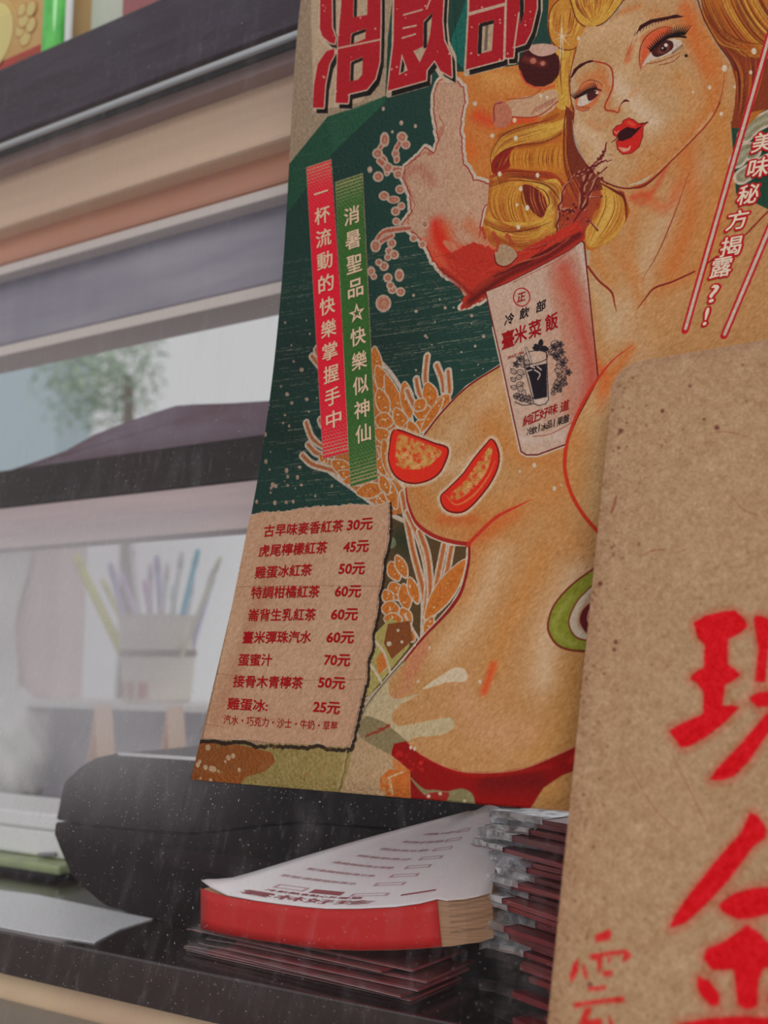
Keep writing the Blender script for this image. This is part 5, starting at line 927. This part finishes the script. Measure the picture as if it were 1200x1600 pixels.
# lettering
M_lr = principled('menu_red_ink', RGB(146, 12, 20), .7, 0, .08); M_lc = principled('cream_ink', RGB(198, 166, 138), .7, 0, .08); M_lk = principled('black_ink', RGB(34, 24, 24), .7, 0, .08); M_lw = principled('pale_ink', RGB(212, 190, 166), .7, 0, .08)
def letter(name, L, mat, lift=.0005, label=None):
    v, f = merge(L); o = obj(name, on_sheet(v, lift), f, mat, poster)
    if label: o['label'] = label
MENU = [('古早味麥香紅茶', (413, 830), (537, 821), '30元', (543, 821), (583, 818)), ('虎尾檸檬紅茶', (405, 861), (512, 855), '45元', (537, 855), (577, 853)), ('雞蛋冰紅茶', (399, 895), (488, 890), '50元', (530, 889), (571, 888)),
        ('特調柑橘紅茶', (393, 926), (500, 924), '60元', (524, 924), (565, 924)), ('崙背生乳紅茶', (388, 961), (494, 960), '60元', (518, 960), (560, 960)), ('臺米彈珠汽水', (380, 996), (487, 995), '60元', (511, 996), (554, 996)),
        ('蛋蜜汁', (373, 1031), (426, 1031), '70元', (507, 1031), (548, 1032)), ('接骨木青檸茶', (365, 1064), (474, 1067), '50元', (498, 1066), (540, 1068)), ('雞蛋冰:', (356, 1099), (419, 1103), '25元', (490, 1104), (532, 1107))]
for i, (t_, a0, a1, p_, b0, b1) in enumerate(MENU):
    letter('menu_item', [text_px(t_, a0, a1, 19.5, .12, .019)], M_lr); letter('menu_price', [text_px(p_, b0, b1, 19, .14, .026)], M_lr)
letter('menu_line', [text_px('汽水・巧克力・沙士・牛奶・草莓', (350, 1124), (528, 1135), 15, .12, .005)], M_lr)
def column(body, p0, p1, w_, h_, slope, lean, bold):
    L = []; n = len(body); p0 = np.array(p0, float); p1 = np.array(p1, float)
    for i, ch_ in enumerate(body):
        c_ = p0 + (p1 - p0) * i / (n - 1); hh = h_ * (.1 if ch_ == '一' else 1.0); ww = w_ * (.9 if ch_ in '一' else (.45 if ch_ in '!?' else 1))
        L.append(text_px(ch_, c_ - (ww / 2, -slope * ww / 2), c_ + (ww / 2, -slope * ww / 2), hh, lean, bold))
    return L
letter('strip_lettering', column('一杯流動的快樂掌握手中', (502, 301), (522, 655), 24, 27, .33, -.03, .014), M_lc)
letter('strip_lettering', column('消暑聖品☆快樂似神仙', (550, 337), (568, 677), 24, 28, .33, -.03, .014), M_lc)
VT = '美味秘方揭露?!'; vc = [(1193, 222), (1186, 262), (1170, 304), (1153, 344), (1143, 385), (1128, 418), (1116, 459), (1104, 495)]
for b_, mt, lf in ((.085, principled('red_outline_ink', RGB(176, 24, 34), .7, 0, .08), .0005), (.014, M_lw, .0008)):
    L = []
    for ch_, (x, y) in zip(VT, vc):
        ww = 13 if ch_ in '?!' else 33; ww = 6 if ch_ == '!' else ww; hh = 28 if ch_ in '?!' else 31
        if b_ > .05: ww += 7; hh += 6
        L.append(text_px(ch_, (x - ww / 2, y + ww * .09), (x + ww / 2, y - ww * .09), hh, .22, b_))
    letter('slanting_lettering', L, mt, lf)
def cuptext(body, pts, w_, h_, sl, bold, mat, lean=.1):
    L = []
    for ch_, (x, y) in zip(body, pts): p = Zc([(x, y)])[0]; L.append(text_px(ch_, p - (w_ / 2, -sl * w_ / 2), p + (w_ / 2, -sl * w_ / 2), h_, lean, bold))
    letter('cup_lettering', L, mat)
cuptext('冷飲部', [(218, 558), (328, 513), (450, 462)], 15, 18, .36, .018, M_lk); cuptext('臺米菜飯', [(208, 705), (300, 668), (405, 630), (528, 578)], 20, 27, .36, .018, M_lr, -.02); cuptext('正', [(306, 396)], 13, 14, .3, .02, M_lr)
cuptext('純正好味道', [(350, 1300), (408, 1275), (472, 1250), (540, 1222), (625, 1195)], 14, 17, .4, .015, M_lr); cuptext('冷飲', [(366, 1382), (402, 1374)], 9, 12, .4, .01, M_lk); cuptext('|', [(436, 1357)], 1.5, 13, 0, .0, M_lk); cuptext('冰品', [(470, 1352), (512, 1332)], 9, 12, .4, .01, M_lk); cuptext('|', [(547, 1322)], 1.5, 13, 0, .0, M_lk); cuptext('果盤', [(590, 1310), (635, 1290)], 10, 13, .4, .01, M_lk)
letter('cup_lettering', [text_px('SINCE 1956', Zc([(205, 845)])[0], Zc([(325, 800)])[0], 4.5, .1, .01)], M_lr)

# ------------------------------------------------------------------ clear curved panel in front of the counter
pv, pf = [], []; zz = list(np.linspace(.8205, 1.09, 12)) + list(np.linspace(1.105, 2.1, 48)); nx = 2
xs2 = [-1.55, XR]
for z in zz:
    for x in xs2: pv.append((x, float(prof(z)) + .0022, z))
for j in range(len(zz) - 1): pf.append((2 * j, 2 * j + 1, 2 * j + 3, 2 * j + 2))
m = bpy.data.materials.new('dusty_clear_acrylic'); m.use_nodes = True; nt = m.node_tree; nt.nodes.clear(); N = nt.nodes.new; LK = nt.links.new
out = N('ShaderNodeOutputMaterial'); tr_ = N('ShaderNodeBsdfTransparent'); tr_.inputs[0].default_value = (.97, .97, .97, 1); gl = N('ShaderNodeBsdfGlossy'); gl.inputs['Roughness'].default_value = .03; tl = N('ShaderNodeBsdfTranslucent'); tl.inputs[0].default_value = (.97, .96, 1, 1); df = N('ShaderNodeBsdfDiffuse'); df.inputs[0].default_value = (.9, .88, .92, 1)
fr = N('ShaderNodeFresnel'); fr.inputs[0].default_value = 1.15; m1 = N('ShaderNodeMixShader'); m2 = N('ShaderNodeMixShader'); m3 = N('ShaderNodeMixShader'); LK(fr.outputs[0], m1.inputs[0]); LK(tr_.outputs[0], m1.inputs[1]); LK(gl.outputs[0], m1.inputs[2])
m2.inputs[0].default_value = .3; LK(tl.outputs[0], m2.inputs[1]); LK(df.outputs[0], m2.inputs[2])
tc = N('ShaderNodeTexCoord')
def nse(scale, st, lo_, hi_, amt, rot=0):
    mp = N('ShaderNodeMapping'); mp.inputs['Scale'].default_value = st; mp.inputs['Rotation'].default_value = (0, rot, 0); LK(tc.outputs['Object'], mp.inputs[0]); n = N('ShaderNodeTexNoise'); n.inputs['Scale'].default_value = scale; n.inputs['Detail'].default_value = 4; LK(mp.outputs[0], n.inputs['Vector']); r = N('ShaderNodeMapRange'); r.inputs[1].default_value = lo_; r.inputs[2].default_value = hi_; r.inputs[4].default_value = amt; LK(n.outputs[0], r.inputs[0]); return r
def addn(a_, b_): q = N('ShaderNodeMath'); q.operation = 'ADD'; LK(a_.outputs[0], q.inputs[0]); LK(b_.outputs[0], q.inputs[1]); return q
HAZE = nse(3.0, (1, 1, .6), .3, .7, .03); HAZE.inputs[3].default_value = .006
sep = N('ShaderNodeSeparateXYZ'); LK(tc.outputs['Object'], sep.inputs[0])
def ramp(sock, a_, b_, lo_, hi_): r = N('ShaderNodeMapRange'); r.interpolation_type = 'SMOOTHSTEP'; r.inputs[1].default_value = a_; r.inputs[2].default_value = b_; r.inputs[3].default_value = lo_; r.inputs[4].default_value = hi_; LK(sock, r.inputs[0]); return r
def mul(a_, b_): q = N('ShaderNodeMath'); q.operation = 'MULTIPLY'; LK(a_.outputs[0], q.inputs[0]); LK(b_.outputs[0], q.inputs[1]); return q
backlight_haze = mul(ramp(sep.outputs[0], -.56, -.84, 0, .60), mul(ramp(sep.outputs[2], 1.01, 1.17, 0, 1), ramp(sep.outputs[2], 1.39, 1.31, 0, 1)))  # backlight veil at left put in as a band of thicker dust
st1 = nse(60, (1, 1, .05), .52, .8, .07, -.16); st2 = nse(170, (1, 1, .07), .58, .8, .10, -.1); sp = nse(520, (1, 1, 1), .665, .74, .5)
fac = addn(addn(addn(HAZE, backlight_haze), st1), addn(st2, sp)); LK(fac.outputs[0], m3.inputs[0]); LK(m1.outputs[0], m3.inputs[1]); LK(m2.outputs[0], m3.inputs[2]); LK(m3.outputs[0], out.inputs[0])
pane = obj('window_1', pv, pf, m, None, True); tag(pane, kind='structure')

# ------------------------------------------------------------------ stencilled signboard leaning in front
SG0 = P(855, 1600, -.09); SLN = .333
def scast(pts):
    p = np.atleast_2d(np.asarray(pts, float)); D = FW[None] + RT[None] * ((p[:, 0:1] - 600) / F) - UP[None] * ((p[:, 1:2] - 800) / F)
    t = (SG0[1] - CAM[1] + SLN * (CAM[2] - SG0[2])) / (D[:, 1] - SLN * D[:, 2]); return np.stack([CAM[0] + t * D[:, 0], CAM[2] + t * D[:, 2]], 1)
def syz(x, z, out_=0.0): return (x, SG0[1] + SLN * (z - SG0[2]) - out_, z)
SR = .0004; SX0, SZ1 = -.33, 1.46; SW, SH = int(.36 / SR), int(.66 / SR)
def smap(p): q = scast(p); return np.stack([(q[:, 0] - SX0) / SR, (SZ1 - q[:, 1]) / SR], 1)
SO = [(955, 622), (956, 604), (962, 589), (973, 577), (988, 568), (1010, 562), (1060, 554), (1130, 542), (1200, 530), (1330, 507)]
def paint_sign():
    c = Canvas(SW, SH, smap, 1.4, (162, 128, 96)); R = random.Random(11)
    c.glow([(1100, 700), (1100, 1100), (1050, 1500)], 260, (168, 136, 104), .5)
    big = rng.normal(0, 1, (SH // 12 + 1, SW // 12 + 1)).astype(np.float32); big = blur(np.kron(big, np.ones((12, 12), np.float32))[:SH, :SW], 9); c.im += big[..., None] * np.array([3, 3.5, 4], np.float32)
    E_ = [(955 - (y - 610) * .101, y) for y in range(600, 1720, 40)]
    c.line(E_, 26, (146, 108, 82), .45, smooth=False, soft=24); c.line(SO, 18, (150, 114, 90), .5, soft=14)
    for i in range(620):
        y = R.uniform(560, 1700); xe = 955 - (y - 610) * .101; x = xe + abs(R.gauss(0, 26)) if R.random() < .75 else R.uniform(xe, 1230); c.dot(x, y, R.uniform(.5, 2.4), R.choice([(120, 78, 56), (104, 62, 46), (140, 94, 66)]), R.uniform(.3, .85), soft=.5, asp=R.uniform(.6, 1.6))
    for i in range(120): x, y = R.uniform(890, 1210), R.uniform(560, 1640); c.dot(x, y, R.uniform(3, 11), R.choice([(156, 116, 84), (166, 128, 96), (188, 158, 124)]), R.uniform(.15, .4), soft=4)
    for i in range(90):
        x, y = R.uniform(900, 1200), R.uniform(600, 1600); a = R.uniform(-1.8, 1.8); l = R.uniform(8, 60); c.line([(x, y), (x + l * math.cos(a), y + l * math.sin(a))], R.uniform(.5, 1.1), R.choice([(142, 104, 76), (198, 168, 132), (150, 112, 84)]), R.uniform(.2, .6), (.2, .2), False)
    for q, w_ in [([(963, 772), (960, 786), (955, 800)], 5), ([(1095, 680), (1130, 674), (1170, 682)], 1.2), ([(1078, 692), (1120, 690)], 1), ([(1140, 770), (1160, 795), (1185, 805)], 1.2), ([(1000, 868), (1020, 860), (1040, 858)], 2), ([(1054, 864), (1072, 858)], 2), ([(1040, 1160), (1080, 1240), (1110, 1300)], 1.2), ([(1092, 555), (1082, 570)], 1.2), ([(985, 1200), (1020, 1260), (1060, 1300)], 1)]: c.line(q, w_, (132, 72, 54), .75, (.2, .6))
    for x, y, r in [(970, 673, 4), (967, 700, 2.5), (962, 1003, 3.5), (960, 1015, 3), (1035, 642, 3), (1100, 655, 2.5), (1078, 603, 2.5), (1160, 570, 2), (1120, 668, 4), (938, 912, 4), (922, 1538, 4), (925, 1541, 2)]: c.dot(x, y, r, (96, 48, 38), .85, soft=.8)
    return c
RED_S = [Z(840, 920, 2.353, q) for q in [
    [(572, 125), (620, 98), (680, 84), (725, 80), (755, 105), (774, 138), (740, 165), (700, 185), (698, 275), (730, 300), (744, 318), (715, 340), (690, 352), (678, 430), (715, 428), (742, 434), (690, 490), (620, 545), (560, 578), (525, 583), (484, 522), (520, 500), (570, 478), (608, 462), (612, 385), (590, 350), (560, 330), (580, 305), (612, 290), (614, 205), (590, 180)],
    [(800, 100), (830, 100), (870, 130), (850, 200), (836, 345), (800, 342), (812, 230), (796, 120)], [(778, 405), (800, 385), (870, 372), (870, 430), (810, 436)], [(870, 450), (840, 460), (790, 520), (730, 590), (660, 660), (634, 702), (670, 704), (720, 690), (780, 630), (840, 540), (880, 480)],
    [(782, 822), (745, 900), (690, 960), (640, 1020), (560, 1120), (505, 1200), (484, 1248), (540, 1230), (620, 1160), (700, 1075), (790, 950), (840, 912), (840, 880), (810, 835)],
    [(668, 1160), (720, 1120), (790, 1100), (870, 1096), (870, 1190), (790, 1210), (740, 1216), (700, 1200), (672, 1180)], [(770, 1236), (810, 1260), (840, 1295), (880, 1310), (880, 1395), (830, 1395), (812, 1440), (808, 1535), (770, 1548), (735, 1530), (722, 1400), (690, 1400), (640, 1400), (610, 1360), (620, 1325), (680, 1300), (730, 1265)],
    [(590, 1425), (630, 1440), (668, 1490), (668, 1530), (640, 1535), (605, 1500), (585, 1460)], [(520, 1612), (520, 1600), (620, 1580), (740, 1572), (880, 1578), (900, 1660), (760, 1650), (600, 1640)], [(842, 1520), (860, 1470), (880, 1470), (880, 1540)]]]
YUN = [Z(840, 920, 2.353, q) for q in [[(212, 1275), (262, 1252), (270, 1268), (264, 1288), (214, 1298)], [(192, 1345), (325, 1328), (344, 1350), (312, 1370), (318, 1340), (236, 1350), (234, 1390), (224, 1415), (220, 1360), (196, 1362)], [(132, 1380), (148, 1362), (150, 1400), (126, 1444), (118, 1430)], [(168, 1380), (184, 1420), (184, 1432), (172, 1426), (166, 1398)],
    [(240, 1408), (274, 1404), (270, 1422), (242, 1422)], [(258, 1358), (272, 1360), (262, 1372)], [(185, 1466), (248, 1460), (246, 1472), (190, 1476)], [(132, 1524), (316, 1500), (316, 1516), (210, 1524), (136, 1538)], [(176, 1545), (198, 1540), (180, 1590), (214, 1582), (236, 1584), (236, 1600), (170, 1640), (150, 1640), (160, 1580)], [(262, 1570), (282, 1610), (290, 1660), (272, 1650)]]]
sg = paint_sign(); RR_ = random.Random(5)
for q in RED_S: sg.line(q, 12, (188, 40, 30), .22, closed=True, soft=9); sg.fill(jag(q, .35, 3, seed=3), (198, 12, 22), soft=.7)
for q in YUN: sg.line(q, 4, (190, 60, 44), .3, closed=True, smooth=False, soft=3); sg.fill(jag(q, .5, 2.5, seed=4), (196, 34, 34), .92, soft=.5)
for i in range(60):
    q = RR_.choice(RED_S); x, y = q.mean(0) + np.array([RR_.gauss(0, 16), RR_.gauss(0, 26)]); sg.dot(x, y, RR_.uniform(.4, 1.3), (176, 60, 48), .8)
n = rng.normal(0, 1, (SH, SW)).astype(np.float32); n = blur(n, 1); n4 = blur(rng.normal(0, 1, (SH, SW)).astype(np.float32), 3); sg.im += (n / n.std() * 4.5 + n4 / n4.std() * 3)[..., None] * np.array([1, 1, 1.1], np.float32)
M_sign = art_mat(sg.image('sign_print'), 'stencilled_board', 420, .3, .7)
board = bpy.data.objects.new('signboard', None); COL.objects.link(board); bpy.context.view_layer.update(); tag(board, 'weathered tan signboard with red stencilled characters leaning over the poster', 'signboard')
def spatch(name, q, lift, thick=0):
    bm = bmesh.new(); vs = [bm.verts.new(syz(x, z, lift)) for x, z in q]; f = bm.faces.new(vs); bm.normal_update()
    if f.normal.y > 0: f.normal_flip()
    if thick:
        r = bmesh.ops.extrude_face_region(bm, geom=[f]); vv = [g for g in r['geom'] if isinstance(g, bmesh.types.BMVert)]; bmesh.ops.translate(bm, verts=vv, vec=(0, thick, -thick * SLN)); bmesh.ops.recalc_face_normals(bm, faces=bm.faces[:])
    bmesh.ops.triangulate(bm, faces=bm.faces[:]); me = bpy.data.meshes.new(name); bm.to_mesh(me); bm.free(); l = me.uv_layers.new(name='print')
    for p in me.polygons:
        for li in p.loop_indices: c_ = me.vertices[me.loops[li].vertex_index].co; l.data[li].uv = ((c_.x - SX0) / (SW * SR), (c_.z - SZ1 + SH * SR) / (SH * SR))
    me.materials.append(M_sign); o = bpy.data.objects.new(name, me); COL.objects.link(o); o.parent = board; return o
so_px = np.array(SO, float); qs = scast(so_px); lb = scast([(855, 1600)])[0]; x_r = float(qs[-1][0]); zb_ = .8215
l2 = scast([(855 - (y - 1600) * .101, y) for y in (1600, 1700)]); xb_ = float(l2[0, 0] + (l2[1, 0] - l2[0, 0]) * (l2[0, 1] - zb_) / (l2[0, 1] - l2[1, 1])); q = [tuple(p) for p in qs] + [(x_r, zb_), (xb_, zb_)]
spatch('panel', q, 0, .004)
for p in RED_S:
    c_ = scast(p); c_ = c_[(c_[:, 0] < x_r - .002)]
    if len(c_) > 3: spatch('stencil_stroke', c_, .00015)
for p in YUN: spatch('small_stencil_stroke', scast(p), .00015)
